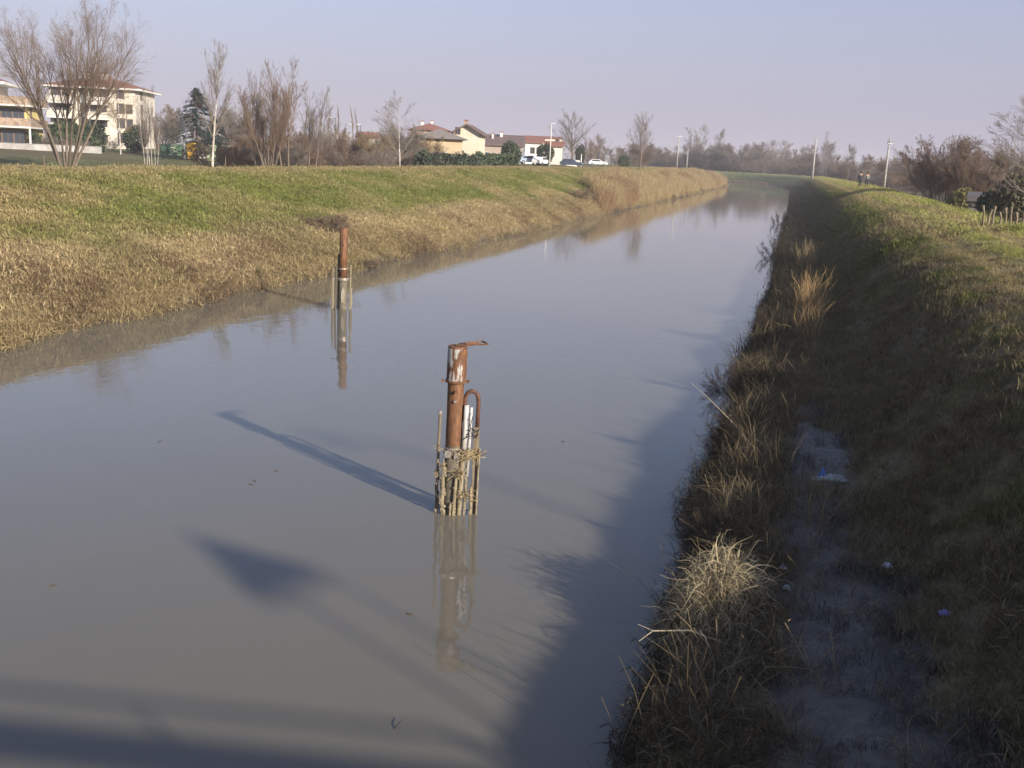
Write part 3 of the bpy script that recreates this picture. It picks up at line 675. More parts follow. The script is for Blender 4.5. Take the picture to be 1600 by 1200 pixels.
q.tube([(.27, -.09, 1.45), (.24, -.10, 1.3), (.33, -.09, 1.22), (.37, -.07, 1.28)], .006, 5); q.build('wire', BLACK, P1)
q = MB(); debris(q, (.2, -.08, .90), .14, 60, .26, 21); debris(q, (.33, -.06, .90), .10, 26, .26, 22); debris(q, (.10, -.13, .62), .12, 26, .24, 23); debris(q, (.22, -.12, .30), .14, 26, .25, 24); debris(q, (-.12, -.11, .72), .04, 12, .13, 25); debris(q, (-.21, -.03, .6), .04, 12, .12, 26)
q.build('caught_straw', STRW, P1)

bx_, by_ = at(535, 482.5); P2 = empty('mooring_post', (bx_, by_, 0), YAW+.12)
tag(P2, 'far rusty steel post standing near the left bank, plain top and three wrapped stakes', 'mooring post')
q = MB(); q.tube([(0, 0, -1), (.01, 0, .95)], .135, 22, False); q.build('pipe_foot', SCUM, P2, smooth=True)
q = MB(); q.tube([(.01, 0, .952), (.02, 0, 1.9), (.028, 0, 2.60)], [.132, .130, .128], 22); q.build('pipe', RUST, P2, smooth=True)
q = MB(); q.ring(1.28, 1.32, .128, .15, 20, (.01, 0)); q.build('clamp_band', STEEL, P2)
q = MB(); q.ring(.93, 1.01, .13, .165, 20, (.01, 0)); q.tube([(-.31, -.02, .97), (.26, -.02, .98)], .018, 6); q.build('clamp_band', STEEL, P2)
q = MB(); q.tube([(-.14, .04, -.4), (-.135, .04, 1.75)], .028, 8); q.build('side_pipe', mat('dark_steel', (.09,.075,.06), .7), P2)
q = MB(); q.poly([(-.03, -.145, .22), (.06, -.145, .2), (.075, -.145, .55), (.03, -.15, .72), (-.02, -.15, .66), (-.05, -.148, .4)], (0, .03, 0)); q.build('pale_patch', mat('dried_mud_patch', (.34,.31,.24), .9, noise=.9, nscale=12, col2=(.17,.14,.1)), P2)
q = MB(); q.tube([(.02, -.14, 2.05), (.02, -.11, 2.05)], .02, 8); q.build('bolt', BLACK, P2)
for (x, h, r, mm, n_) in ((-.31, 1.32, .022, WOODG, 20), (-.21, 1.35, .03, MATS['dark_steel'], 5), (.255, 1.42, .026, YEL, 16)):
    q = MB(); q.tube([(x-.03, -.02, -.4), (x, -.02, h)], r, 8); s4 = q.build('stake', mm, P2)
    if n_ > 6:
        q = MB()
        for i in range(n_):
            z = .05+i*(.95 if x < 0 else .62)/n_; q.tube([(x-.05, -.05, z), (x, -.07, z+.03), (x+.05, -.05, z+.05)], .018, 5)
        crust(q, x, -.02, 0, .5, .05, 10, 44); q.build('crust', SHELL, s4)

# ------------------------------------------------------------------ trees
def grow(seed, H, spec, r0, base_n=1, base_spread=0.0, base_ang=0.0, base_up=.0, S0=7, bwig=.045):
    """returns list of (P[N,S+1,3], rad[N,S+1]) per level.  spec: (count, ang, ratio, up, wig, start, seg)"""
    rg = np.random.RandomState(seed); lv = []
    n = base_n; az = np.linspace(0, 2*PI, n, endpoint=False)+rg.uniform(-.5, .5, n)
    el = np.abs(rg.normal(base_ang, base_ang*.35, n)) if base_ang else rg.uniform(0, .03, n)
    dv = np.c_[np.sin(el)*np.cos(az), np.sin(el)*np.sin(az), np.cos(el)]
    P = np.zeros((n, S0+1, 3)); P[:, 0, :2] = np.c_[np.cos(az), np.sin(az)]*base_spread
    P[:, 0, 2] = -.1
    ln = H*rg.uniform(.82, 1, n) if n > 1 else np.array([H])
    for s in range(S0):
        P[:, s+1] = P[:, s]+dv*(ln/S0)[:, None]; dv = dv+np.array([0, 0, base_up])+rg.normal(0, bwig, (n, 3)); dv /= np.linalg.norm(dv, axis=1)[:, None]
    t = np.linspace(0, 1, S0+1); rad = r0*(1-t*.93)[None]*np.ones((n, 1)); lv.append((P, rad)); Lp = ln
    for (k, ang, ratio, up, wig, st, sg_) in spec:
        P0, R0_ = lv[-1]; n0 = len(P0); S_ = P0.shape[1]-1
        par = np.repeat(np.arange(n0), k); u = rg.uniform(st, .98, n0*k); f = u*S_; i = np.minimum(f.astype(int), S_-1); fr = (f-i)[:, None]
        pos = P0[par, i]*(1-fr)+P0[par, i+1]*fr; tan = P0[par, i+1]-P0[par, i]; tan /= np.linalg.norm(tan, axis=1)[:, None]
        ra = R0_[par, i]*(1-fr[:, 0])+R0_[par, i+1]*fr[:, 0]
        rnd = rg.normal(0, 1, (len(par), 3)); prp = np.cross(tan, rnd); prp /= np.linalg.norm(prp, axis=1)[:, None]
        a = ang*rg.uniform(.6, 1.35, len(par))[:, None]; dv = tan*np.cos(a)+prp*np.sin(a)
        Ln = Lp[par]*ratio*(1.15-.65*(u-st)/(1-st+1e-6))*rg.uniform(.6, 1.2, len(par))
        P = np.zeros((len(par), sg_+1, 3)); P[:, 0] = pos
        for s in range(sg_):
            dv = dv+np.array([0, 0, up])/sg_*1.6+rg.normal(0, wig, (len(par), 3)); dv /= np.linalg.norm(dv, axis=1)[:, None]
            P[:, s+1] = P[:, s]+dv*(Ln/sg_)[:, None]
        t = np.linspace(0, 1, sg_+1); rad = np.minimum(ra*.6, Ln*.011+.002)[:, None]*(1-t*.8)[None]; lv.append((P, rad)); Lp = Ln
    return lv
def tubes(levels, k, rmin=.006):
    V_, F_ = [], []; off = 0
    for P, rad in levels:
        N, S1, _ = P.shape; rad = np.maximum(rad, rmin)
        tan = np.gradient(P, axis=1); tan /= np.linalg.norm(tan, axis=2)[..., None]+1e-9
        ref = np.where(np.abs(tan[..., 2:3]) > .9, [1., .1, 0], [.1, .2, 1.]); a = np.cross(tan, ref); a /= np.linalg.norm(a, axis=2)[..., None]+1e-9; b = np.cross(tan, a)
        an = 2*PI*np.arange(k)/k
        v = P[:, :, None]+(a[:, :, None]*np.cos(an)[None, None, :, None]+b[:, :, None]*np.sin(an)[None, None, :, None])*rad[:, :, None, None]
        I_ = np.arange(N*S1*k).reshape(N, S1, k)+off; J = np.roll(I_, -1, 2)
        F_.append(np.stack([I_[:, :-1], J[:, :-1], J[:, 1:], I_[:, 1:]], -1).reshape(-1, 4)); V_.append(v.reshape(-1, 3)); off += N*S1*k
    return np.vstack(V_), np.vstack(F_)
def bark(name, c, c2, tw=False): return mat(name, c, .9, noise=.9, nscale=4 if tw else 3, col2=c2)
BR_ = bark('brown_bark', (.20,.155,.115), (.10,.08,.06)); TWR = bark('red_brown_twigs', (.22,.150,.10), (.15,.10,.07), True)
TWG = bark('grey_twigs', (.24,.20,.165), (.16,.135,.115), True); BIR = mat('birch_bark', (.66,.62,.55), .8, noise=.5, nscale=5, col2=(.25,.21,.18), stretch=(1, 1, .5)); TWO = bark('ochre_twigs', (.30,.22,.12), (.2,.14,.08), True)
TREE = {}
def tree_mesh(key, seed, H, spec, r0, split=1, tk=6, rmin=.008, **kw):
    lv = grow(seed, H, spec, r0, **kw)
    v, f = tubes(lv[:split], tk, rmin); a = np_mesh(key+'_trunk', v, f, smooth=True)
    v, f = tubes(lv[split:], 3, rmin); b = np_mesh(key+'_crown', v, f)
    zmax = max(float(P[..., 2].max()) for P, _ in lv); TREE[key] = (a, b, zmax); return TREE[key]
def put_tree(key, x, y, h, tm, cm, label, group=None, rz=None, name='bare_tree', sx=1.0, cat='tree', z=None, lean=None):
    a, b, zm = TREE[key]; z = height1(x, y) if z is None else z
    o = empty(name, (x, y, z), rz if rz is not None else random.Random(int(x*13+y*7)).uniform(0, 6.28)); s = h/zm; o.scale = (s*sx, s*sx, s)
    if lean: o.rotation_euler = (lean[0], lean[1], o.rotation_euler[2])
    for nm, me, mm in (('trunk', a, tm), ('crown', b, cm)):
        c = bpy.data.objects.new(nm, me); C.objects.link(c); c.parent = o
        if not me.materials: me.materials.append(mm)
        c.material_slots[0].link = 'OBJECT'; c.material_slots[0].material = mm
    tag(o, label, cat, group); return o
def tree_px(key, px, ytop, D, tm, cm, label, **kw):
    x, y = spot(px, D); z = height1(x, y); h = zat(px, ytop, D)-z
    return put_tree(key, x, y, h, tm, cm, label, z=z, **kw)
#                       count ang ratio up wig start seg
tree_mesh('willow', 12, 13, [(12,.5,.46,.14,.05,.30,5),(11,.6,.46,.12,.09,.12,4),(10,.7,.50,.08,.12,.12,2)], .15, split=2, tk=5, rmin=.0042, base_n=8, base_spread=.45, base_ang=.36, base_up=.012)
tree_mesh('birch', 5, 12, [(34,.5,.36,.40,.05,.33,5),(11,.45,.42,.3,.08,.15,3),(6,.5,.5,.2,.1,.2,2)], .15, split=1, rmin=.005, bwig=.012)
tree_mesh('shrubwillow', 7, 10, [(12,.3,.45,.28,.06,.2,5),(10,.45,.42,.22,.09,.1,3),(8,.55,.5,.15,.1,.1,2)], .10, split=1, base_n=12, base_spread=.3, base_ang=.28, base_up=.045, rmin=.005)
tree_mesh('thin', 9, 11, [(22,.4,.34,.35,.06,.25,5),(9,.45,.42,.3,.08,.2,3),(5,.5,.5,.2,.1,.2,2)], .085, split=1, base_n=2, base_spread=.2, base_ang=.12, rmin=.005)
tree_mesh('round', 14, 9, [(22,.85,.52,.12,.06,.27,5),(11,.6,.46,.16,.1,.15,4),(8,.6,.45,.1,.12,.15,2)], .13, split=1, rmin=.006)
tree_mesh('oval', 13, 12, [(28,.65,.48,.2,.06,.2,5),(12,.5,.42,.18,.08,.12,4),(8,.5,.45,.1,.1,.15,2)], .2, split=1, rmin=.009)
tree_mesh('dome', 15, 8, [(14,.5,.42,.12,.05,.15,5),(11,.6,.42,.08,.09,.08,3),(12,.7,.5,.05,.12,.1,2)], .07, split=1, base_n=24, base_spread=.9, base_ang=.42, base_up=.01, rmin=.0062)
tree_mesh('poplar', 17, 16, [(60,.28,.16,.5,.04,.08,4),(9,.35,.5,.4,.08,.1,3),(5,.4,.5,.3,.1,.1,2)], .16, split=1, rmin=.009)
tree_mesh('scrub', 19, 3, [(8,.5,.5,.2,.1,.1,4),(8,.55,.5,.15,.12,.1,3),(5,.5,.5,.1,.1,.1,2)], .03, split=1, base_n=16, base_spread=.9, base_ang=.5, base_up=.04, rmin=.0045)
tree_mesh('far', 21, 10, [(22,.6,.42,.2,.06,.04,4),(10,.55,.45,.15,.1,.12,3),(7,.5,.5,.1,.1,.15,2)], .16, split=1, rmin=.012)
tree_mesh('far2', 23, 10, [(20,.5,.42,.25,.06,.03,4),(9,.5,.45,.2,.1,.1,3),(6,.5,.5,.1,.1,.15,2)], .14, split=1, base_n=3, base_spread=.5, base_ang=.22, rmin=.012)

tree_px('willow', 103, -14, 92, BR_, TWR, 'large bare many-stemmed willow in front of the cream apartment block', sx=.88, rz=1.2)
tree_px('birch', 331, 58, 92, BIR, TWG, 'tall slender birch with a white trunk standing alone', name='birch_tree', rz=.6, sx=1.1)
for (px, yt, D, lb) in ((227, 150, 95, 'young birch, leftmost of the three thin trunks right of the apartment block'), (235, 128, 97, 'young birch, middle of the three thin trunks right of the apartment block'), (243, 165, 95, 'young birch, rightmost and shortest of the three thin trunks right of the apartment block')):
    tree_px('thin', px, yt, D, BIR, TWG, lb, name='birch_tree', sx=.6)
tree_px('shrubwillow', 420, 112, 92, BR_, TWR, 'bushy many-stemmed bare willow right of the tall birch', sx=1.0)
tree_px('thin', 403, 100, 93, BR_, TWG, 'thin bare tree at the left side of the bushy willow', sx=.7)
tree_px('thin', 446, 84, 95, BR_, TWR, 'tall thin bare tree with twin leaning stems, right of the bushy willow', sx=1.1, rz=.3)
tree_px('thin', 487, 128, 95, BR_, TWG, 'loose bare tree with spreading side branches above the thicket', sx=1.2)
tree_px('round', 625, 140, 108, BIR, TWG, 'pale single-trunk tree with an open round crown beside the ochre house', name='bare_tree', sx=.95)
tree_px('round', 188, 118, 150, BIR, TWO, 'pale branched tree in front of the right half of the cream apartment block', sx=.9)
tree_px('oval', 893, 170, 210, BR_, TWG, 'broad round bare tree behind the white house', sx=1.25)
tree_px('oval', 1001, 172, 215, BR_, TWG, 'broad bare tree standing alone right of the houses', sx=1.05, rz=2)
tree_px('far2', 1087, 192, 560, BR_, TWG, 'wide bare tree, left one of the pair above the far reeds', sx=1.1)
tree_px('far', 1123, 198, 560, BR_, TWG, 'bare tree with a dark lean trunk, right one of the pair above the far reeds', sx=.9)
tree_px('far', 1325, 222, 260, BR_, TWG, 'small open bare tree behind the two walkers', sx=.9)
tree_px('dome', 1478, 208, 105, BR_, TWR, 'large dome of reddish twigs, the bigger of two on the right', sx=1.15)
tree_px('dome', 1530, 226, 100, BR_, TWR, 'smaller twiggy dome right of the large one', sx=.95, rz=2)
tree_px('round', 1622, 150, 62, BR_, TWG, 'dark bare tree reaching in at the right edge of the view', sx=1.5, rz=4)
for i, (px, yt) in enumerate(((475, 160), (497, 158), (512, 165), (527, 162), (551, 163), (560, 168))):
    tree_px('poplar', px, yt, 190+i*4, BR_, TWO, ORD[i]+' from the left of the hazy leafless poplar columns above the thicket', group='row of far poplars', sx=.75)
# thicket behind the left bank
rg = random.Random(4)
def along(n, x0, x1, D0, D1, y0, y1, key, tm, cm, label, group, sx=(.9, 1.5), name='bare_shrub', cat='shrub', seed=0):
    r_ = random.Random(seed)
    for i in range(n):
        px = x0+(x1-x0)*(i+.5+r_.uniform(-.45, .45))/n; D = r_.uniform(D0, D1)
        while abs(float(sdist(*[np.array([c]) for c in spot(px, D)])[0])) < HW+24 and D < 900: D += 12
        yt = r_.uniform(y0, y1)-(.045*0)
        k_ = r_.choice(key) if isinstance(key, (list, tuple)) else key
        c_ = r_.choice(cm) if isinstance(cm, (list, tuple)) else cm
        lb = label if n > 14 else f'{ORD[i]} from the left, '+label
        tree_px(k_, px, yt, D, tm, c_, lb, group=group, sx=r_.uniform(*sx), name=name, cat=cat, rz=r_.uniform(0, 6))
along(14, 440, 730, 112, 124, 226, 240, 'scrub', BR_, [TWR, TWR, TWG], 'low brown leafless shrub of the thicket behind the left bank', 'thicket shrubs behind the left bank', (1.1, 1.8), seed=1)
along(14, 450, 690, 125, 145, 188, 212, ['far2', 'shrubwillow', 'dome'], BR_, [TWR, TWG, TWO], 'leafless young tree standing in the thicket behind the left bank', 'thicket trees behind the left bank', (.7, 1.1), 'bare_tree', 'tree', seed=2)
along(9, 248, 420, 165, 200, 152, 185, ['far', 'far2', 'dome'], BR_, [TWR, TWG], 'brownish bare tree behind the bins and the conifer', 'bare trees behind the bins', (1, 1.4), 'bare_tree', 'tree', seed=3)
along(10, 340, 470, 100, 130, 205, 226, ['scrub', 'dome'], BR_, [TWR, TWG], 'brown bare shrub between the tall birch and the bushy willow', 'shrubs behind the birch', (1.2, 1.8), seed=4)
along(7, 20, 160, 150, 160, 205, 220, 'scrub', BR_, TWG, 'leafless garden shrub behind the low pale wall', 'garden shrubs behind the low wall', (1.2, 1.6), seed=5)
along(26, 930, 1160, 215, 300, 220, 240, ['far', 'far2', 'dome'], BR_, [TWR, TWG, TWR], 'bare tree of the hazy line between the houses and the river bend', 'tree line left of the bend', (1.2, 1.9), 'bare_tree', 'tree', seed=6)
along(16, 1150, 1300, 470, 560, 215, 240, ['far', 'far2'], BR_, [TWR, TWG], 'hazy bare tree beyond the river bend', 'trees beyond the bend', (1.1, 1.7), 'bare_tree', 'tree', seed=7)
along(22, 1255, 1445, 190, 290, 236, 256, ['far', 'far2', 'dome'], BR_, [TWR, TWG, TWR], 'bare brown tree of the wood behind the right bank', 'wood behind the right bank', (1.2, 1.9), 'bare_tree', 'tree', seed=8)
along(9, 1385, 1580, 85, 110, 270, 292, ['scrub', 'dome'], BR_, [TWR, TWO, TWG], 'leafless shrub behind the crest of the right bank', 'shrubs behind the right crest', (1.2, 1.8), seed=9)
along(10, 1560, 1640, 110, 170, 225, 262, ['far', 'dome'], BR_, [TWR, TWG], 'brown bare tree behind the evergreen bush at the right edge', 'trees at the right edge', (1, 1.5), 'bare_tree', 'tree', seed=10)
along(18, 930, 1290, 330, 430, 240, 250, 'scrub', BR_, [TWR, TWG], 'low brown scrub at the foot of the far tree line', 'scrub below the far trees', (1.8, 2.8), seed=31)
along(14, 1290, 1450, 190, 260, 258, 270, 'scrub', BR_, [TWR, TWG], 'low brown scrub behind the right bank', 'scrub behind the right bank', (1.6, 2.4), seed=32)
along(5, 1488, 1525, 84, 92, 290, 298, 'scrub', BR_, TWO, 'yellowish shrub in front of the twiggy domes', 'yellowish shrubs on the right', (.9, 1.3), seed=11)
along(9, -80, 60, 170, 210, 165, 195, ['far', 'far2'], BR_, [TWR, TWG], 'bare tree behind the yellow house', 'trees behind the yellow house', (1, 1.3), 'bare_tree', 'tree', seed=12)
along(12, 690, 950, 230, 290, 205, 222, ['far', 'far2'], BR_, [TWG, TWR], 'hazy bare tree behind the red-roofed houses', 'trees behind the houses', (1.1, 1.6), 'bare_tree', 'tree', seed=13)
# far woodland, one mass
def woodland():
    rg = np.random.RandomState(77); Vs, Fs = [], []; off = 0
    a, b, zm = TREE['far2']; n = len(b.vertices); co = np.zeros(n*3, np.float32); b.vertices.foreach_get('co', co); co = co.reshape(-1, 3)
    fc = np.zeros(len(b.polygons)*4, np.int32); b.loops.foreach_get('vertex_index', fc); fc = fc.reshape(-1, 4)
    pick = rg.permutation(len(fc)//2)[:600]                # thinned
    fq = fc[np.concatenate([pick])]
    for i in range(420):
        px = rg.uniform(-150, 1750); D = rg.uniform(560, 900); x, y = spot(px, D); zz0 = -2.5*rg.uniform()
        s = rg.uniform(.9, 1.6); t = rg.uniform(0, 6.28); c, s_ = math.cos(t), math.sin(t); u, inv = np.unique(fq, return_inverse=True); p = co[u]*[3.2, 3.2, 1.0]*s
        Vs.append(np.c_[p[:, 0]*c-p[:, 1]*s_+x, p[:, 0]*s_+p[:, 1]*c+y, p[:, 2]+1.9+zz0]); Fs.append(inv.reshape(-1, 4)+off); off += len(u)
    me = np_mesh('far_woodland', np.vstack(Vs), np.vstack(Fs)); tag(link('far_woodland', me, mat('far_wood', (.17,.14,.12), .95)), 'hazy far-off woodland on the horizon', 'woodland', kind='stuff')
woodland()

# leafy shrubs, hedges and conifers
LEAFD = mat('dark_evergreen', (.05,.065,.038), .8, noise=.9, nscale=2, col2=(.028,.038,.024)); LEAFG = mat('hedge_green', (.06,.085,.035), .7, noise=.9, nscale=2, col2=(.035,.05,.025)); LEAFO = mat('olive_leaves', (.12,.11,.05), .8, noise=.9, nscale=2, col2=(.07,.06,.035))
def leaves(n, shape, size, seed):
    rg = np.random.RandomState(seed)
    if shape[0] == 'box':
        _, w_, d_, h_ = shape; p = rg.uniform(-.5, .5, (n, 3))*[w_, d_, h_]+[0, 0, h_/2]; top = fbm(p[:, 0]*1.1, p[:, 1], seed, 3); p[:, 2] *= .72+.5*top
    else:
        _, w_, h_ = shape; d0 = rg.normal(0, 1, (n, 3)); d0 /= np.linalg.norm(d0, axis=1)[:, None]; rr = rg.uniform(.35, 1, n)**.5
        bump = .72+.5*fbm(np.arctan2(d0[:, 1], d0[:, 0])*1.6, d0[:, 2]*2.2, seed, 3); p = d0*(rr*bump)[:, None]*[w_/2, w_/2, h_/2]+[0, 0, h_*.48]
    a = rg.normal(0, 1, (n, 3)); a /= np.linalg.norm(a, axis=1)[:, None]; b = np.cross(a, rg.normal(0, 1, (n, 3))); b /= np.linalg.norm(b, axis=1)[:, None]
    sz = size*rg.uniform(.5, 1.4, n)[:, None]; a *= sz; b *= sz*.6
    v = np.stack([p-a, p-b, p+a, p+b], 1).reshape(-1, 3); return np_mesh('foliage', v, np.arange(n*4).reshape(-1, 4))
def leafy(name, px, D, shape, mat_, label, cat, seed, n=2600, size=.16, group=None, rz=0):
    x, y = spot(px, D); o = empty(name, (x, y, height1(x, y)), rz); tag(o, label, cat, group)
    link('foliage', leaves(n, shape, size, seed), mat_, o)
    q = MB(); w_ = shape[1]; r_ = random.Random(seed)
    for i in range(6):
        a = (r_.uniform(-.4, .4)*w_, 0) if shape[0] == 'box' else (r_.uniform(-.1, .1), r_.uniform(-.1, .1)); q.tube([(a[0], a[1], -.1), (a[0]*1.3, a[1]*2, shape[-1]*.6)], [.05, .02], 5)
    q.build('stem', BR_, o); return o
def hedge(px0, px1, D0, D1, h, w_, mat_, label, seed, n=5000):
    x0, y0 = spot(px0, D0); x1, y1 = spot(px1, D1); L_ = math.hypot(x1-x0, y1-y0); x, y = (x0+x1)/2, (y0+y1)/2
    o = empty('hedge', (x, y, height1(x, y)), math.atan2(y1-y0, x1-x0)); tag(o, label, 'hedge'); link('foliage', leaves(n, ('box', L_, w_, h), .2, seed), mat_, o); return o
hedge(655, 742, 118, 128, 2.5, 1.6, LEAFD, 'dark green clipped hedge in front of the ochre house', 31, 7000)
hedge(742, 800, 140, 146, 2.3, 1.8, LEAFG, 'olive hedge in front of the long brown roof', 32)
hedge(18, 60, 152, 150, 2.2, 1.5, LEAFG, 'green hedge beside the yellow house', 33, 3000)
hedge(78, 160, 152, 156, 3.4, 2.0, LEAFG, 'green hedge at the foot of the cream apartment block', 34, 7000)
hedge(300, 345, 160, 165, 2.0, 1.2, LEAFD, 'dark green hedge behind the yellow bin', 35, 2500)
hedge(345, 440, 120, 118, 2.4, 2.0, mat('grey_brown_leaves', (.085,.075,.06), .8, noise=.9, nscale=2), 'low dark hedge behind the tall birch', 36, 5000)
leafy('evergreen_shrub', 797, 150, ('ball', 3.2, 4.2), LEAFG, 'round olive evergreen left of the white house', 'shrub', 41)
leafy('evergreen_shrub', 852, 178, ('ball', 3.0, 3.8), LEAFD, 'dark round evergreen in front of the white house', 'shrub', 42)
leafy('evergreen_shrub', 906, 215, ('ball', 2.2, 4.2), LEAFD, 'small dark evergreen right of the white house', 'shrub', 43, 1500)
leafy('evergreen_shrub', 975, 250, ('ball', 3.2, 3.2), LEAFG, 'dull green bush in the tree line right of the parked cars', 'shrub', 44, 1500)
leafy('evergreen_shrub', 212, 155, ('ball', 3.4, 4.0), LEAFD, 'dark evergreen at the right foot of the cream apartment block', 'shrub', 45)
leafy('evergreen_shrub', 1556, 74, ('ball', 1.8, 2.0), LEAFD, 'dark evergreen bush behind the right crest', 'shrub', 46, 3500, .12)
leafy('evergreen_shrub', 1592, 70, ('ball', 2.6, 3.2), LEAFO, 'olive evergreen bush at the right edge above the wooden posts', 'shrub', 47, 4500, .12)
leafy('evergreen_shrub', 1508, 92, ('ball', 2.4, 2.1), mat('yellow_green_leaves', (.19,.17,.05), .8, noise=.9, nscale=2, col2=(.12,.10,.04)), 'yellow-green bush at the foot of the twiggy domes', 'shrub', 48, 2500, .13)
sx, sy = -26.0+4.0, 44.5
def bank_bush(px, py, z, w_, h, seed, mt, label):
    x, y = at(px, py, z); o = empty('bank_shrub', (x, y, height1(x, y)-.05)); tag(o, label, 'shrub')
    a, b, zm = TREE['scrub']; s = h/zm
    for nm, me in (('stems', a), ('twigs', b)):
        c = bpy.data.objects.new(nm, me); C.objects.link(c); c.parent = o; c.scale = (s*w_, s*w_, s)
        if not me.materials: me.materials.append(mt)
        c.material_slots[0].link = 'OBJECT'; c.material_slots[0].material = mt
    link('leaves', leaves(260, ('ball', 1.9*w_*h*.6, h*.8), .07, seed), mat('withered_leaves', (.13,.10,.065), .8, noise=.9, nscale=6, col2=(.07,.06,.04)), o)
bank_bush(512, 344, 1.9, 1.7, 1.0, 1, TWR, 'dark scrubby bush on the left bank behind the far post')
bank_bush(575, 372, 1.3, 1.3, .7, 2, TWR, 'low brown bramble right of the dark bush on the left bank')
bank_bush(720, 352, 1.5, 1.6, .8, 3, mat('purple_twigs', (.15,.10,.10), .9), 'purplish bramble patch on the left bank right of the far post')
bank_bush(908, 298, 2.2, 1.3, 1.3, 4, TWR, 'brown shrub at the near end of the tall reeds')

for (px_, py_, z_, h_, ln_, lb_) in ((1135, 600, .3, 1.0, -.55, 'dark twiggy shrub hanging over the water right of the near post, far side'), (1120, 705, .3, .7, -.6, 'small dark twiggy shrub at the edge beside the long pale cane'),
        (1178, 528, .3, 1.1, -.6, 'dark twiggy shrub reaching over the water below the golden reed clump'), (1207, 395, .3, 1.5, -.5, 'dark twiggy shrub standing at the water left of the golden reed clump'), (1072, 842, .3, .6, -.7, 'low dark twiggy shrub over the water beyond the big sunlit tussock'), (1215, 345, .3, 1.5, -.4, 'farthest dark twiggy shrub along the right water edge')):
    x, y = at(px_, py_, z_); put_tree('scrub', x+.25, y, h_, mat('dark_twig', (.05,.035,.025), .8), mat('dark_twig', (.05,.035,.025), .8), lb_, name='bank_shrub', cat='shrub', sx=.8, lean=(0, ln_))
def conifer(px, ytop, D, label, w_=3.6):
    x, y = spot(px, D); z = height1(x, y); h = zat(px, ytop, D)-z; o = empty('conifer', (x, y, z)); tag(o, label, 'tree')
    q = MB(); q.tube([(0, 0, -.1), (0, 0, h*.97)], [.25, .03], 8); q.build('trunk', BR_, o)
    rg = np.random.RandomState(5); Vs = []; n = 190
    for i in range(n):
        t = (i/n)**.85; zz = h*(.08+.92*t); L_ = w_*(1-t)**.8*rg.uniform(.7, 1.1)+.12; a = rg.uniform(0, 2*PI)
        for j in range(44):
            u = rg.uniform(.12, 1); c = np.array([math.cos(a)*L_*u, math.sin(a)*L_*u, zz+.15*L_*u-.32*L_*u*u+rg.normal(0, .04)])+rg.normal(0, .09, 3)*[1, 1, .5]
            d_ = np.array([math.cos(a+rg.uniform(-.9, .9)), math.sin(a+rg.uniform(-.9, .9)), -.35])*.30; e = np.cross(d_, [0, 0, 1])*.3
            Vs += [c-e, c+e, c+d_]
    link('crown', np_mesh('crown', np.array(Vs), np.arange(len(Vs)).reshape(-1, 3)), mat('fir_needles', (.035,.065,.05), .7, noise=.9, nscale=1.5, col2=(.02,.035,.03)), o)
conifer(308, 138, 140, 'dark blue-green conifer behind the white lamp pole', 6.0)
conifer(336, 185, 150, 'shorter dark green conifer right of the blue-green one', 3.6)

# ------------------------------------------------------------------ buildings
CREAM = mat('cream_render', (.64,.60,.52), .9, noise=.7, nscale=.5, col2=(.54,.50,.42)); WHITE = mat('white_render', (.74,.72,.68), .9, noise=.6, nscale=.6, col2=(.62,.6,.55))
YELW = mat('yellow_render', (.70,.56,.22), .9, noise=.5, nscale=.6, col2=(.6,.47,.18)); OCHRE = mat('ochre_render', (.52,.41,.27), .9, noise=.5, nscale=.6, col2=(.45,.35,.22))
TILE = mat('terracotta_tiles', (.30,.14,.10), .85, noise=.8, nscale=2.5, col2=(.22,.10,.07), bump=.4, bscale=8); TILEB = mat('brown_tiles', (.17,.12,.11), .85, noise=.8, nscale=2.5, col2=(.12,.085,.08)); TILEG = mat('grey_tiles', (.26,.23,.21), .85, noise=.8, nscale=2, col2=(.2,.17,.15))
GLASS = mat('window_glass', (.05,.06,.075), .12, spec=.6); FRAME = mat('white_frame', (.6,.6,.58), .6); FRB = mat('brown_frame', (.16,.10,.07), .7); SHAD = mat('blue_grey_recess_shade', (.11,.14,.16), .7)
TERRA = mat('terracotta_parapet', (.44,.32,.23), .85, noise=.5, nscale=2); METAL = mat('thin_railing', (.35,.34,.32), .6)
WCACHE = {}
def window(par, x, z, w_, h, side=0, wall_x=0, y=0, fm=FRAME, kind='window'):
    """side 0: front wall (facing -y); side 1: right wall (facing +x at wall_x)"""
    key = (round(w_, 2), round(h, 2), fm.name, kind)
    if key not in WCACHE:
        q = MB(); t = .09
        q.box(-w_/2-t, -w_/2, -.07, .0, 0, h); q.box(w_/2, w_/2+t, -.07, .0, 0, h); q.box(-w_/2-t, w_/2+t, -.08, .0, h, h+t); q.box(-w_/2-t, w_/2+t, -.12, .0, -t, 0); q.box(-.025, .025, -.055, -.02, 0, h)
        f = q.build(kind, fm, par); g = MB(); g.box(-w_/2, w_/2, -.018, -.004, 0, h); g = g.build('pane', GLASS, f); WCACHE[key] = (f.data, g.data)
    else:
        f = link(kind, WCACHE[key][0], None, par); g = link('pane', WCACHE[key][1], None, f)
    f.location = (x, y, z) if side == 0 else (wall_x, x, z); f.rotation_euler = (0, 0, 0 if side == 0 else PI/2); return f
def facade(px_l, px_r, D_r, ang):
    """left end of a front wall whose right end stands at px_r, D_r; ang turns it from square-on. returns (x,y), rz, width"""
    xr, yr = spot(px_r, D_r); view = math.atan2(yr, xr); fd = view-PI/2+ang
    u = np.array([math.cos(fd), math.sin(fd)]); xl, yl = spot(px_l, 1.0)
    # solve (xr,yr)-u*W = s*(xl,yl)
    A = np.array([[u[0], xl], [u[1], yl]]); W_, s = np.linalg.solve(A, np.array([xr, yr])); return (xr-u[0]*W_, yr-u[1]*W_), fd, W_
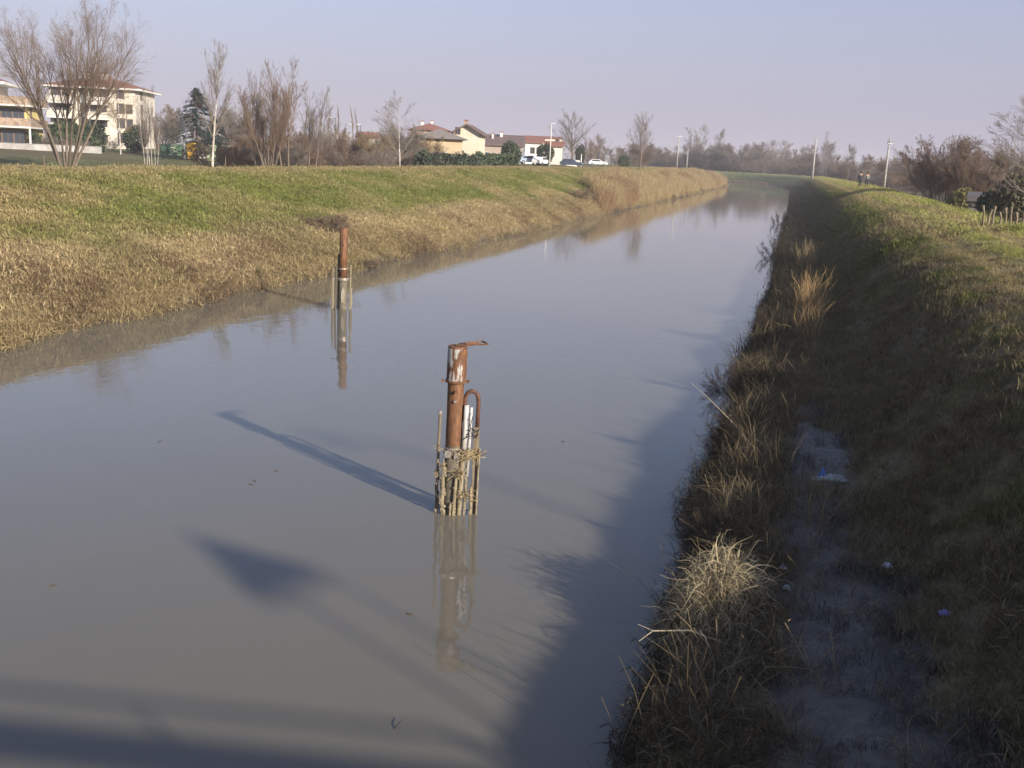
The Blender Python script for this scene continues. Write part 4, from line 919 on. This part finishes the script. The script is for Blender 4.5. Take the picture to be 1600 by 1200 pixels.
def hip_roof(par, W_, L_, z, h, over, m_, rid=None):
    q = MB(); a = -over; n = len(q.v); rid = rid if rid is not None else min(W_, L_)/2
    if W_ >= L_: r1, r2 = (rid, L_/2), (W_-rid, L_/2)
    else: r1, r2 = (W_/2, rid), (W_/2, L_-rid)
    q.v = [(a, a, z), (W_-a, a, z), (W_-a, L_-a, z), (a, L_-a, z), (r1[0], r1[1], z+h), (r2[0], r2[1], z+h)]
    q.f = [(0,1,5,4),(1,2,5),(2,3,4,5),(3,0,4),(3,2,1,0)] if W_ >= L_ else [(0,1,4),(1,2,5,4),(2,3,5),(3,0,4,5),(3,2,1,0)]
    return q.build('roof', m_, par)
def gable_roof(par, W_, L_, z, h, over, m_, axis='x', th=.22):
    q = MB(); a = over
    if axis == 'x':   # ridge along x
        for s in (0, 1):
            y0, y1 = (-a, L_/2) if s == 0 else (L_+a, L_/2); z0 = z-h*a/(L_/2)
            q.poly([(-a, y0, z0), (W_+a, y0, z0), (W_+a, y1, z+h), (-a, y1, z+h)], (0, 0, th))
    else:
        for s in (0, 1):
            x0, x1 = (-a, W_/2) if s == 0 else (W_+a, W_/2); z0 = z-h*a/(W_/2)
            q.poly([(x0, -a, z0), (x1, -a, z+h), (x1, L_+a, z+h), (x0, L_+a, z0)], (0, 0, th))
    return q.build('roof', m_, par)
def chimney(par, x, y, z0, z1, w_, m_, capm=None):
    q = MB(); q.box(x-w_/2, x+w_/2, y-w_/2, y+w_/2, z0, z1); c = q.build('chimney', m_, par)
    q = MB(); q.box(x-w_/2-.1, x+w_/2+.1, y-w_/2-.1, y+w_/2+.1, z1+.002, z1+.15); q.build('chimney_cap', capm or TILE, c); return c

# cream apartment block
Dq_ = 172; (ox, oy), rz, W_ = facade(80, 213, Dq_, R(-15)); L_ = 11.5
gz = height1(ox, oy); A = empty('apartment_block', (ox, oy, gz), rz); tag(A, 'four-storey cream apartment block with balconies and a shallow tiled roof', 'building')
zE = zat(213, 142, Dq_)-gz; fh = zE/4
q = MB(); q.box(0, W_*.335, 0, L_, -.5, zE); q.box(W_*.335, W_*.455, 1.3, L_, -.5, zE); q.box(W_*.455, W_, 0, L_, -.5, zE); q.build('wall', CREAM, A)
q = MB(); q.box(W_*.335, W_*.455, 1.2, 1.298, 0, zE-.3); q.build('recess_shade', SHAD, A)  # dark sheet lining the stair recess, its shade put into the colour
q = MB(); q.box(-.9, W_+.9, -.9, -.62, zE+.002, zE+.28); q.box(W_+.62, W_+.9, -.618, L_+.9, zE+.002, zE+.28); q.box(-.9, -.62, -.618, L_+.9, zE+.002, zE+.28); q.box(-.618, W_+.618, -.618, L_+.618, zE+.01, zE+.1); q.build('eaves', WHITE, A)
rf = hip_roof(A, W_, L_, zE+.285, 1.9, .95, TILE)
for fx in (.36, .56): chimney(rf, W_*fx, L_*.35, zE+.8, zE+2.5, .8, WHITE)
for fl in range(4):
    z = fl*fh
    for (a, b) in ((.0, .30), (.47, .70)):
        if fl: 
            q = MB(); q.box(W_*a, W_*b, -1.5, -.004, z-.18, z); bl = q.build('balcony', WHITE, A)
            q = MB(); q.box(W_*a, W_*b, -1.5, -1.42, z+.002, z+.95); q.box(W_*a, W_*a+.08, -1.418, -.01, z+.002, z+.95); q.box(W_*b-.08, W_*b, -1.418, -.01, z+.002, z+.95); q.build('parapet', CREAM, bl)
    for fx in (.09, .20, .52, .62):
        window(A, W_*fx, z+.25 if fl else .9, 1.0, 2.0 if fl else 1.2, fm=FRB)
    window(A, W_*.83, z+1.0, 1.0, 1.3, fm=FRB)
    if fl < 3: window(A, W_*.93, z+1.0, .8, 1.2, fm=FRB)
    window(A, L_*.3, z+1.0, .9, 1.3, 1, W_, fm=FRB)

# yellow house with terracotta balconies at the left edge
(ox, oy), rz, W_ = facade(-90, 44, 150, R(-10)); gz = height1(ox, oy); Yh = empty('apartment_block', (ox, oy, gz), rz); tag(Yh, 'yellow three-storey house with pink balcony parapets cut by the left edge', 'building'); L_ = 11
z1 = zat(50, 165, 150)-gz; z2 = zat(20, 132, 150)-gz; fh = z1/2
q = MB(); q.box(0, W_, 0, L_, -.5, z1-.2); q.build('wall', YELW, Yh)
q = MB(); q.box(0, W_-4.2, 1.5, L_, z1+.002, z2); q.build('upper_wall', mat('pale_render', (.62,.55,.45), .9), Yh)
q = MB(); q.box(-1, W_-2.6, .4, L_+.5, z2+.002, z2+.35); q.build('eaves', WHITE, Yh)
h_ = hip_roof(Yh, W_-3.5, L_, z2+.355, 1.5, .6, TILE)
for z in (fh, z1):
    q = MB(); q.box(0, W_+.7, -1.7, L_, z-.2, z+.0); bl = q.build('balcony', WHITE, Yh)
    q = MB(); q.box(0, W_+.7, -1.7, -1.6, z+.002, z+1.0); q.box(W_+.6, W_+.7, -1.598, L_, z+.002, z+1.0); q.build('parapet', TERRA, bl)
    q = MB()
    for i in range(9): xx = i*(W_+.6)/8; q.box(xx, xx+.07, -1.76, -1.703, z-.1, z+1.05)
    q.build('railing', METAL, bl)
for fl in (0, 1):
    for fx in (.62, .76, .90): window(Yh, W_*fx, fl*fh+.3, 1.2, 1.9, fm=FRB)
    window(Yh, 2.5, fl*fh+.3, 1.2, 1.9, 1, W_, fm=FRB)
window(Yh, W_*.6, z1+.5, 1.1, 1.4, y=1.5, fm=FRB)
for xx in (W_+.4,):
    q = MB(); q.box(xx, xx+.2, -1.55, -1.35, -.3, fh-.203); q.build('column', WHITE, Yh)

def simple_house(px_l, px_r, D, y_eave, label, wallm, roofm, L_=9, ang=0, roof='hip', rh=1.6, over=.6, wins=(), name='house', gz=None, sidewin=()):
    (ox, oy), rz, W_ = facade(px_l, px_r, D, R(ang)); gz = height1(ox, oy) if gz is None else gz; o = empty(name, (ox, oy, gz), rz); tag(o, label, 'house')
    zE = zat(px_r, y_eave, D)-gz; q = MB(); q.box(0, W_, 0, L_, -.5, zE)
    if roof == 'gabley': q.poly([(0, 0, zE), (W_, 0, zE), (W_/2, 0, zE+rh)], (0, L_, 0))
    if roof == 'gablex': q.poly([(0, 0, zE), (0, L_, zE), (0, L_/2, zE+rh)], (W_, 0, 0))
    q.build('wall', wallm, o)
    r = hip_roof(o, W_, L_, zE+.004, rh, over, roofm) if roof == 'hip' else gable_roof(o, W_, L_, zE+.02, rh, over, roofm, 'x' if roof == 'gablex' else 'y')
    for (fx, z, w_, h, *fm) in wins: window(o, W_*fx, z, w_, h, fm=fm[0] if fm else FRB)
    for (yy, z, w_, h) in sidewin: window(o, yy, z, w_, h, 1, W_, fm=FRB)
    return o, W_, zE, r
Hs, W_, zE, r = simple_house(652, 722, 140, 218.5, 'low ochre house with a grey hipped roof behind the dark hedge', OCHRE, TILEG, 9, 4, 'hip', 1.35, .8, [(.22, 1.1, 1.0, 1.1, FRAME), (.26+.14, .3, .9, 2.1, FRAME), (.58, .3, .9, 2.1, FRAME), (.78, 1.3, .35, .8), (.83, 1.3, .35, .8), (.88, 1.3, .35, .8)])
Hs, W_, zE, r = simple_house(640, 700, 185, 205, 'low house with a red tiled roof showing above the grey roof', mat('pink_render', (.55,.40,.33), .9), TILE, 10, 0, 'hip', 1.3, .6, [(.3, 2.6, .9, 1.0), (.7, 2.6, .9, 1.0)])
chimney(r, W_*.3, 3, zE+.3, zE+1.5, .5, WHITE); chimney(r, W_*.55, 3.4, zE+.6, zE+1.7, .4, WHITE)
Hs, W_, zE, r = simple_house(708, 748, 165, 208, 'cream gabled house rising behind the ochre house', mat('butter_render', (.64,.58,.47), .9, noise=.5, nscale=.7, col2=(.6,.52,.38)), TILEB, 9, -6, 'gabley', 1.1, .7, [(.15, 2.4, .8, 1.1), (.15, 4.6, .7, .9), (.3, .8, .8, 1.2)])
chimney(r, W_*.35, 4, zE+.9, zE+1.9, .5, TERRA)
Hs, W_, zE, r = simple_house(748, 815, 195, 228, 'long low building with a dark brown tiled roof', mat('dull_render', (.38,.31,.26), .9), TILEB, 9, 0, 'gablex', 1.7, .5, [(.15, .6, 1.0, 1.2, FRAME), (.45, .6, 1.0, 1.0, FRAME), (.75, .6, 1.0, 1.0, FRAME)])
chimney(r, W_*.3, 2.5, zE+.4, zE+2.0, .35, WHITE); chimney(r, W_*.5, 3.5, zE+1, zE+2.3, .5, WHITE)
# white house: two joined wings with red roofs
(ox, oy), rz, W_ = facade(820, 878, 205, R(0)); gz = height1(ox, oy); Wh = empty('house', (ox, oy, gz), rz); tag(Wh, 'white two-part house with red tiled roofs behind the lamp pole', 'house')
zA = zat(820, 222, 205)-gz; q = MB(); q.box(0, W_*.50, 0, 8, -.5, zA); q.build('wall', WHITE, Wh)
q = MB(); q.box(W_*.502, W_, .6, 8, -.5, zA-.35); q.box(W_*.502, W_*.96, 3.2, 8.5, zA-.348, zA+1.0); q.build('wall', mat('warm_white_render', (.68,.62,.52), .9), Wh)
rt = MB(); rt.poly([(-.5, -.6, zA-.05), (W_*.5+.1, -.6, zA-.05), (W_*.5+.1, 4, zA+1.15), (-.5, 4, zA+1.15)], (0, 0, .2)); rt.poly([(-.5, 8.6, zA-.05), (W_*.5+.1, 8.6, zA-.05), (W_*.5+.1, 4.002, zA+1.15), (-.5, 4.002, zA+1.15)], (0, 0, .2)); rt = rt.build('roof', TILE, Wh)
q = MB(); q.poly([(W_*.5+.12, .0, zA-.55), (W_+.4, .0, zA-.55), (W_+.4, 3.1, zA+.3), (W_*.5+.12, 3.1, zA+.3)], (0, 0, .18)); q.poly([(W_*.5, 2.8, zA+1.0), (W_+.1, 2.8, zA+1.0), (W_+.1, 8.8, zA+1.3), (W_*.5, 8.8, zA+1.3)], (0, 0, .16)); q.build('roof', TILE, Wh)
window(Wh, W_*.20, zA-2.0, .7, 1.0, fm=FRB); window(Wh, W_*.38, zA-2.0, .9, .9, fm=FRB); window(Wh, W_*.85, zA+.25, .6, .5, y=3.2, fm=FRB)
q = MB(); q.box(-.8, W_*.42, -2.2, -.05, zA-3.1, zA-2.9); tr = q.build('terrace', WHITE, Wh)
q = MB(); q.box(-.7, W_*.4, -2.1, -.1, -.4, zA-3.103); q.build('terrace_base', mat('blue_grey_wall', (.22,.26,.32), .8), Wh)
# grey-white shed in the thicket
Hs, W_, zE, r = simple_house(503, 545, 150, 219, 'pale grey shed glimpsed through the thicket', mat('grey_white_boards', (.50,.53,.54), .8, noise=.7, nscale=1.5, col2=(.33,.33,.33)), mat('shed_roof', (.5,.47,.42), .7), 6, 0, 'gablex', .7, .3, [(.3, .8, .8, .8, FRAME)], name='shed')
Hs['category'] = 'shed'
for (a, b, D, ye, lb) in ((560, 590, 235, 216, 'small pale house far behind the thicket'), (338, 362, 230, 198, 'pale house glimpsed right of the tall birch'), (372, 392, 240, 206, 'small white house glimpsed left of the bushy willow')):
    simple_house(a, b, D, ye, lb, WHITE, TILE, 7, 3, 'gablex', 1.1, .4, [(.3, 1, .9, 1.0), (.7, 1, .9, 1.0)])
Hs, W_, zE, r = simple_house(1520, 1545, 78, 315, 'small grey corrugated shed behind the right crest', mat('corrugated_grey', (.20,.20,.21), .6, noise=.7, nscale=3), mat('pale_sheet_roof', (.12,.11,.105), .6), 2.5, 0, 'gablex', .35, .2, [(.5, .7, .5, .5)], name='shed'); Hs['category'] = 'shed'

# ------------------------------------------------------------------ walls, fences, posts
def wall_px(px0, px1, D0, D1, h, label, m_=WHITE, t=.2, name='garden_wall', cat='wall'):
    x0, y0 = spot(px0, D0); x1, y1 = spot(px1, D1); L_ = math.hypot(x1-x0, y1-y0); g0 = min(height1(x0, y0), height1(x1, y1))
    o = empty(name, (x0, y0, g0), math.atan2(y1-y0, x1-x0)); tag(o, label, cat)
    q = MB(); q.box(0, L_, 0, t, -.5, h); q.build('wall_face', m_, o); q = MB(); q.box(-.03, L_+.03, -.04, t+.04, h+.002, h+.08); q.build('coping', conc, o); return o
wall_px(-60, 158, 146, 148, .8, 'long low pale wall in front of the yellow house and the apartment block', mat('weathered_pale_wall', (.45,.43,.40), .9, noise=.7, nscale=1))
wall_px(303, 360, 150, 152, .55, 'low white kerb wall right of the yellow bin')
wall_px(808, 838, 186, 187, 1.3, 'short white wall left of the dark evergreen', mat('wall_white2', (.7,.7,.7), .8))
wall_px(882, 906, 200, 201, 1.3, 'short white wall with a pinkish coping right of the lamp pole', WHITE)
for i_, (a_, b_) in enumerate(((392, 757), (431, 736), (398, 752), (83, 915), (880, 690), (520, 560), (250, 690), (640, 960))):
    fx_, fy_ = at(a_, b_); lf = MB(); lf.poly([(-.05, 0, .003), (-.01, -.02, .004), (.05, .0, .006), (0, .022, .003)], (0, 0, .003)); lf = lf.build('floating_leaf', mat('dead_leaf', (.13,.09,.05), .7)); lf.location = (fx_, fy_, .0); lf.rotation_euler.z = i_*1.3
    tag(lf, ORD[i_]+' of eight small dead leaves drifting on the open water', 'leaf', 'leaves drifting on the water')
q = None
fx0, fy0 = spot(14, 72); fx1, fy1 = spot(50, 72); fg = height1(fx0, fy0)
fo = empty('low_barrier', (fx0, fy0, fg), math.atan2(fy1-fy0, fx1-fx0)); tag(fo, 'low metal barrier of three posts and a rail at the far left field edge', 'barrier'); Lf = math.hypot(fx1-fx0, fy1-fy0)
zt = zat(30, 257.5, 72)-fg
for t in (.0, .5, 1.0):
    q = MB(); q.tube([(Lf*t, 0, -.2), (Lf*t, 0, zt)], .03, 6); q.build('post', galv, fo)
q = MB(); q.tube([(0, 0, zt-.02), (Lf, 0, zt-.02)], .025, 6); q.build('rail', galv, fo)
for px, yt in ((67, 243), (81, 258), (352, 245)):
    x, y = spot(px, 85); g = height1(x, y); q = MB(); q.tube([(0, 0, -.2), (0, 0, zat(px, yt, 85)-g)], .025, 6); o = q.build('stake', WOODG); o.location = (x, y, g); tag(o, {67: 'taller thin stake left of the big willow', 81: 'short thin stake against the base of the big willow', 352: 'thin stake in the field right of the tall birch'}[px], 'stake')
# rough fence of lopped stems at the right edge
wf = empty('stake_fence', (*spot(1592, 46), 0)); wx, wy = spot(1592, 46); wf.location = (wx, wy, height1(wx, wy)); wf.rotation_euler.z = YAW*-1+.2; tag(wf, 'rough fence of lopped pale stems behind the crest at the right edge', 'fence')
pv = random.Random(6)
for i in range(14):
    x = -1.1+i*.2+pv.uniform(-.06, .06); h = zat(1592, 326, 46)-wf.location.z+pv.uniform(-.25, .12); r_ = pv.uniform(.035, .07)
    q = MB(); q.tube([(x, 0, -.2), (x+pv.uniform(-.05, .05), .02, h*.6), (x+pv.uniform(-.1, .1), 0, h)], [r_, r_*.8, r_*1.25], 6); q.build('post', WOODG if i != 9 else TERRA, wf)

# ------------------------------------------------------------------ bins
def bin_px(px, ytop, D, w_, d_, m_, label):
    x, y = spot(px, D); g = height1(x, y); h = zat(px, ytop, D)-g; o = empty('waste_bin', (x, y, g), YAW+.35); tag(o, label, 'waste bin')
    q = MB(); n = len(q.v); q.v = [(-w_/2+.08, -d_/2+.05, .12), (w_/2-.08, -d_/2+.05, .12), (w_/2-.08, d_/2-.05, .12), (-w_/2+.08, d_/2-.05, .12), (-w_/2, -d_/2, h*.82), (w_/2, -d_/2, h*.82), (w_/2, d_/2, h*.82), (-w_/2, d_/2, h*.82)]
    q.f = [(0,3,2,1),(4,5,6,7),(0,1,5,4),(1,2,6,5),(2,3,7,6),(3,0,4,7)]; q.build('body', m_, o, bevel=.03)
    q = MB(); q.poly([(-w_/2-.04, -d_/2-.04, h*.82+.004), (-w_/2-.04, -d_/2*.2, h), (-w_/2-.04, d_/2+.04, h*.95), (-w_/2-.04, d_/2+.04, h*.82+.004)], (w_+.08, 0, 0)); q.build('lid', m_, o)
    for sx_ in (-1, 1):
        q = MB(); q.tube([(sx_*(w_/2-.15), -d_/2+.1, .07), (sx_*(w_/2-.2), -d_/2+.1, .07)], .07, 8); q.build('wheel', BLACK, o)
GB = mat('green_bin', (.07,.15,.08), .5); YB = mat('yellow_bin', (.75,.42,.02), .5); PG = mat('pale_green_bin', (.35,.42,.25), .6)
bin_px(299, 223, 146, 1.15, 1.0, YB, 'bright yellow waste bin right of the white lamp pole')
bin_px(258, 226, 150, 1.3, 1.0, GB, 'green waste bin, leftmost of the row')
bin_px(271, 227, 150, 1.0, 1.0, PG, 'pale green waste bin between the green ones')
bin_px(278, 226, 152, 1.0, 1.0, GB, 'green waste bin just left of the white lamp pole')
bin_px(329, 226, 142, 1.3, 1.0, PG, 'pale container left of the tall birch trunk')
bin_px(356, 227, 144, 1.5, 1.0, PG, 'pale container right of the tall birch trunk')

# ------------------------------------------------------------------ lamps and poles
def lamp_px(px, ytop, D, arm, label, m_=None, rb=.08, rz=None, **kw):
    x, y = spot(px, D); g = height1(x, y); return street_lamp((x, y, g), zat(px, ytop, D)-g, arm, YAW if rz is None else rz, label, col=m_ or WHPOLE, rb=rb, **kw)
WHPOLE = mat('pale_pole', (.62,.6,.56), .6); CONCP = mat('concrete_pole', (.44,.42,.39), .85, noise=.5, nscale=4)
lamp_px(287.5, 173, 145, .25, 'white lamp pole beside the yellow bin', rb=.16)
lamp_px(524, 185, 160, -1.0, 'street lamp with its arm to the left, left one above the thicket', galv, rb=.09)
lamp_px(539, 195, 175, 0.5, 'short street lamp between two taller ones above the thicket', galv, rb=.08)
lamp_px(563, 196, 160, -.6, 'street lamp above the thicket nearest the pale tree', galv, rb=.09)
lamp_px(859, 194, 172, .0, 'slim pale lamp pole in front of the white house', rb=.10)
lamp_px(908, 241, 205, 0, 'short white bollard-like post right of the parked cars', rb=.14, head=False)
def pole_px(px, ytop, D, r, label, cross=1.6, ins=True, name='utility_pole'):
    x, y = spot(px, D); g = height1(x, y); h = zat(px, ytop, D)-g; o = empty(name, (x, y, g), YAW+.4); tag(o, label, 'utility pole')
    q = MB(); q.tube([(0, 0, -.3), (0, 0, h)], [r, r*.6], 10); q.build('pole', CONCP, o, smooth=True)
    if cross:
        q = MB(); q.box(-cross/2, cross/2, -.05-r, -r*.62, h-.65, h-.53); cb = q.build('crossarm', galv, o)
        for t in (-.45, 0, .45):
            q = MB(); q.tube([(t*cross, -r*.8, h-.528), (t*cross, -r*.8, h-.33)], [.05, .04], 6); q.build('insulator', mat('insulator', (.3,.3,.3), .3), cb)
    return o
pole_px(1383.5, 215, 118, .14, 'leaning pale concrete pole on the right bank beyond the walkers', .7)
pole_px(1270, 216, 300, .33, 'pale pole left of the lattice mast near the bend', 1.4)
pole_px(1057.5, 209, 260, .2, 'utility pole left of the pair of bare trees', 1.6)
pole_px(1073, 232, 290, .18, 'short utility pole under the wide bare tree', 0)
DGAL = mat('dull_galvanised', (.22,.22,.23), .8)
def lattice(px, ytop, D, label, w_=.8):
    x, y = spot(px, D); g = height1(x, y); h = zat(px, ytop, D)-g; o = empty('lattice_mast', (x, y, g), YAW+.3); tag(o, label, 'mast')
    for a, b in ((-1, -1), (1, -1), (1, 1), (-1, 1)):
        q = MB(); q.tube([(a*w_, b*w_, -.3), (a*w_*.3, b*w_*.3, h)], .05, 4); q.build('leg', DGAL, o)
    q = MB(); n = 14
    for i in range(n):
        z0, z1_ = h*i/n, h*(i+1)/n; s0 = w_*(1-.7*i/n); s1 = w_*(1-.7*(i+1)/n)
        for (a, b), (c, d_) in (((-1,-1),(1,-1)), ((1,-1),(1,1)), ((1,1),(-1,1)), ((-1,1),(-1,-1))): q.tube([(a*s0, b*s0, z0), (c*s1, d_*s1, z1_)], .022, 3, False)
    q.build('bracing', DGAL, o)
    for zz in (.86, .97):
        q = MB(); q.box(-2.0, 2.0, -.06, .06, h*zz-.06, h*zz+.06); q.build('crossarm', DGAL, o)
lattice(1286, 205, 330, 'lattice mast with crossarms beyond the bend')

# ------------------------------------------------------------------ parked cars
def car_px(px, D, rz, m_, label, van=False):
    x, y = spot(px, D); o = empty('parked_car', (x, y, height1(x, y)), rz); tag(o, label, 'car')
    if van: prof = [(-2.2,.35),(-2.25,1.0),(-2.15,1.85),(.9,1.9),(1.5,1.15),(2.2,1.0),(2.3,.35)]; cab = [(.95,1.15),(.75,1.72),(-.2,1.74),(-.2,1.15)]
    else: prof = [(-2.1,.35),(-2.15,.85),(-1.9,.98),(-1.35,1.42),(.2,1.45),(.95,.98),(1.95,.85),(2.1,.65),(2.1,.35)]; cab = [(-1.55,.98),(-1.25,1.34),(.15,1.37),(.7,.98)]
    q = MB(); q.poly([(a, -.82, b) for a, b in prof], (0, 1.64, 0)); q.build('body', m_, o, bevel=.06)
    for s in (-1, 1):
        q = MB(); q.poly([(a, s*.825 if s > 0 else -.84, b) for a, b in cab], (0, .015, 0)); q.build('window', GLASS, o)
        for xx in (-1.35, 1.35):
            q = MB(); q.tube([(xx, s*.68, .32), (xx, s*.87, .32)], .32, 14); wl = q.build('wheel', BLACK, o); q = MB(); q.tube([(xx, s*.872, .32), (xx, s*.885, .32)], .17, 10); q.build('rim', galv, wl)
        q = MB(); q.box(2.06, 2.12, s*.62-.14, s*.62+.14, .62, .76); q.build('headlight', mat('headlight', (.7,.7,.7), .2), o)
    if van: q = MB(); q.poly([(.93, -.7, 1.87), (1.48, -.7, 1.18), (1.52, -.7, 1.18), (.97, -.7, 1.87)], (0, 1.4, 0)); q.build('windscreen', GLASS, o)
cp1 = mat('silver_paint', (.5,.52,.55), .3, .3); cp2 = mat('dark_blue_paint', (.05,.07,.11), .3); cp3 = mat('white_paint', (.78,.78,.76), .35); cp4 = mat('pale_blue_paint', (.35,.42,.52), .35)
car_px(829, 180, YAW+.2, cp4, 'pale blue car parked left of the dark evergreen')
car_px(893, 196, YAW-.1, cp2, 'dark car parked in front of the short white wall')
car_px(934, 235, YAW+.1, cp3, 'white car parked right of the short white post')
car_px(845, 176, YAW+1.2, cp3, 'white car seen end-on beside the dark evergreen')

# ------------------------------------------------------------------ the two walkers
def skin_obj(name, verts, edges, rad, m_, parent, root=0, lv=1):
    me = bpy.data.meshes.new(name); me.from_pydata(verts, edges, []); me.update(); o = link(name, me, m_, parent)
    o.modifiers.new('skin', 'SKIN'); md = o.modifiers['skin']; md.use_smooth_shade = True; md.branch_smoothing = .4
    for i, r_ in enumerate(rad):
        sv = me.skin_vertices[0].data[i]; sv.radius = r_ if isinstance(r_, tuple) else (r_, r_); sv.use_root = (i == root)
    ss = o.modifiers.new('sub', 'SUBSURF'); ss.levels = lv; ss.render_levels = lv; return o
def person(x, y, rz, h, jm, tm, hm, label, stride=.16, arm=.1):
    s = h/1.75; o = empty('person', (x, y, height1(x, y)), rz); o.scale = (s, s, s); tag(o, label, 'person')
    skin = mat('skin', (.45,.28,.2), .6); k = stride
    v = [(0,0,.95),(0,0,1.15),(0,0,1.40),(0,0,1.50),(0,.01,1.60),(0,.02,1.70),
         (-.10,0,.90),(-.11,k*.6,.50),(-.11,k,.10),(-.11,k+.12,.05),(.10,0,.90),(.11,-k*.3,.50),(.11,-k*1.1,.12),(.11,-k*1.0+.12,.05),
         (-.19,0,1.40),(-.25,-arm*.3,1.14),(-.26,arm,.90),(-.26,arm+.03,.80),(.19,0,1.40),(.25,-arm*.3,1.14),(.26,arm*.8,.90),(.26,arm+.02,.80)]
    e = [(0,1),(1,2),(2,3),(3,4),(4,5),(0,6),(6,7),(7,8),(8,9),(0,10),(10,11),(11,12),(12,13),(2,14),(14,15),(15,16),(16,17),(2,18),(18,19),(19,20),(20,21)]
    r_ = [.13,.12,.13,.05,.075,.085,.08,.055,.04,.035,.08,.055,.04,.035,.06,.042,.032,.03,.06,.042,.032,.03]
    skin_obj('body', v, e, r_, skin, o)
    v2 = [(0,-.005,.86),(0,-.005,1.12),(0,-.01,1.40),(0,0,1.48),(-.2,0,1.40),(-.26,-arm*.3,1.14),(-.27,arm,.88),(.2,0,1.40),(.26,-arm*.3,1.14),(.27,arm*.8,.88)]
    skin_obj('jacket', v2, [(0,1),(1,2),(2,3),(2,4),(4,5),(5,6),(2,7),(7,8),(8,9)], [(.2,.15),(.17,.15),(.19,.15),.09,.085,.07,.055,.085,.07,.055], jm, o, 1)
    v3 = [(0,0,.92),(-.10,0,.86),(-.11,k*.6,.50),(-.11,k,.10),(.10,0,.86),(.11,-k*.3,.50),(.11,-k*1.1,.12)]
    skin_obj('trousers', v3, [(0,1),(1,2),(2,3),(0,4),(4,5),(5,6)], [.13,.1,.075,.06,.1,.075,.06], tm, o, 0)
    q = MB(); q.blob((0, .0, 1.69), (.10, .105, .12), 4, 10, 8); q.build('hair', hm, o, smooth=True)
    for (a, b) in ((-.11, k+.06), (.11, -k+.06)):
        q = MB(); q.blob((a, b, .05), (.05, .14, .055), 6, 8, 6); q.build('shoe', mat('dark_shoe', (.05,.04,.035), .7), o)
dj = mat('dark_jacket', (.055,.05,.06), .8); gj = mat('grey_green_jacket', (.20,.21,.18), .8); dt = mat('dark_trousers', (.025,.028,.035), .8); hd = mat('dark_hair', (.03,.022,.018), .7)
x1, y1 = spot(1345.5, 127); x2, y2 = spot(1356, 126)
person(x1, y1, -.1, 1.78, dj, dt, hd, 'taller walker in a dark jacket, on the left of the pair on the right bank')
person(x2, y2, .1, 1.62, gj, dt, hd, 'shorter walker in a grey-green jacket, on the right of the pair on the right bank', stride=.1)

# ------------------------------------------------------------------ haze
q = MB(); q.box(-3200, 3200, -100, 3800, -2.6, 32)
hz = q.build('haze', None); tag(hz, kind='stuff')
hm_ = bpy.data.materials.new('haze'); hm_.use_nodes = True; t = hm_.node_tree; t.nodes.clear()
vp = t.nodes.new('ShaderNodeVolumePrincipled'); vp.inputs['Density'].default_value = .00042; vp.inputs['Color'].default_value = (.97,.96,1.0,1); vp.inputs['Anisotropy'].default_value = 0.0
mo = t.nodes.new('ShaderNodeOutputMaterial'); t.links.new(vp.outputs[0], mo.inputs['Volume']); hz.data.materials.append(hm_)
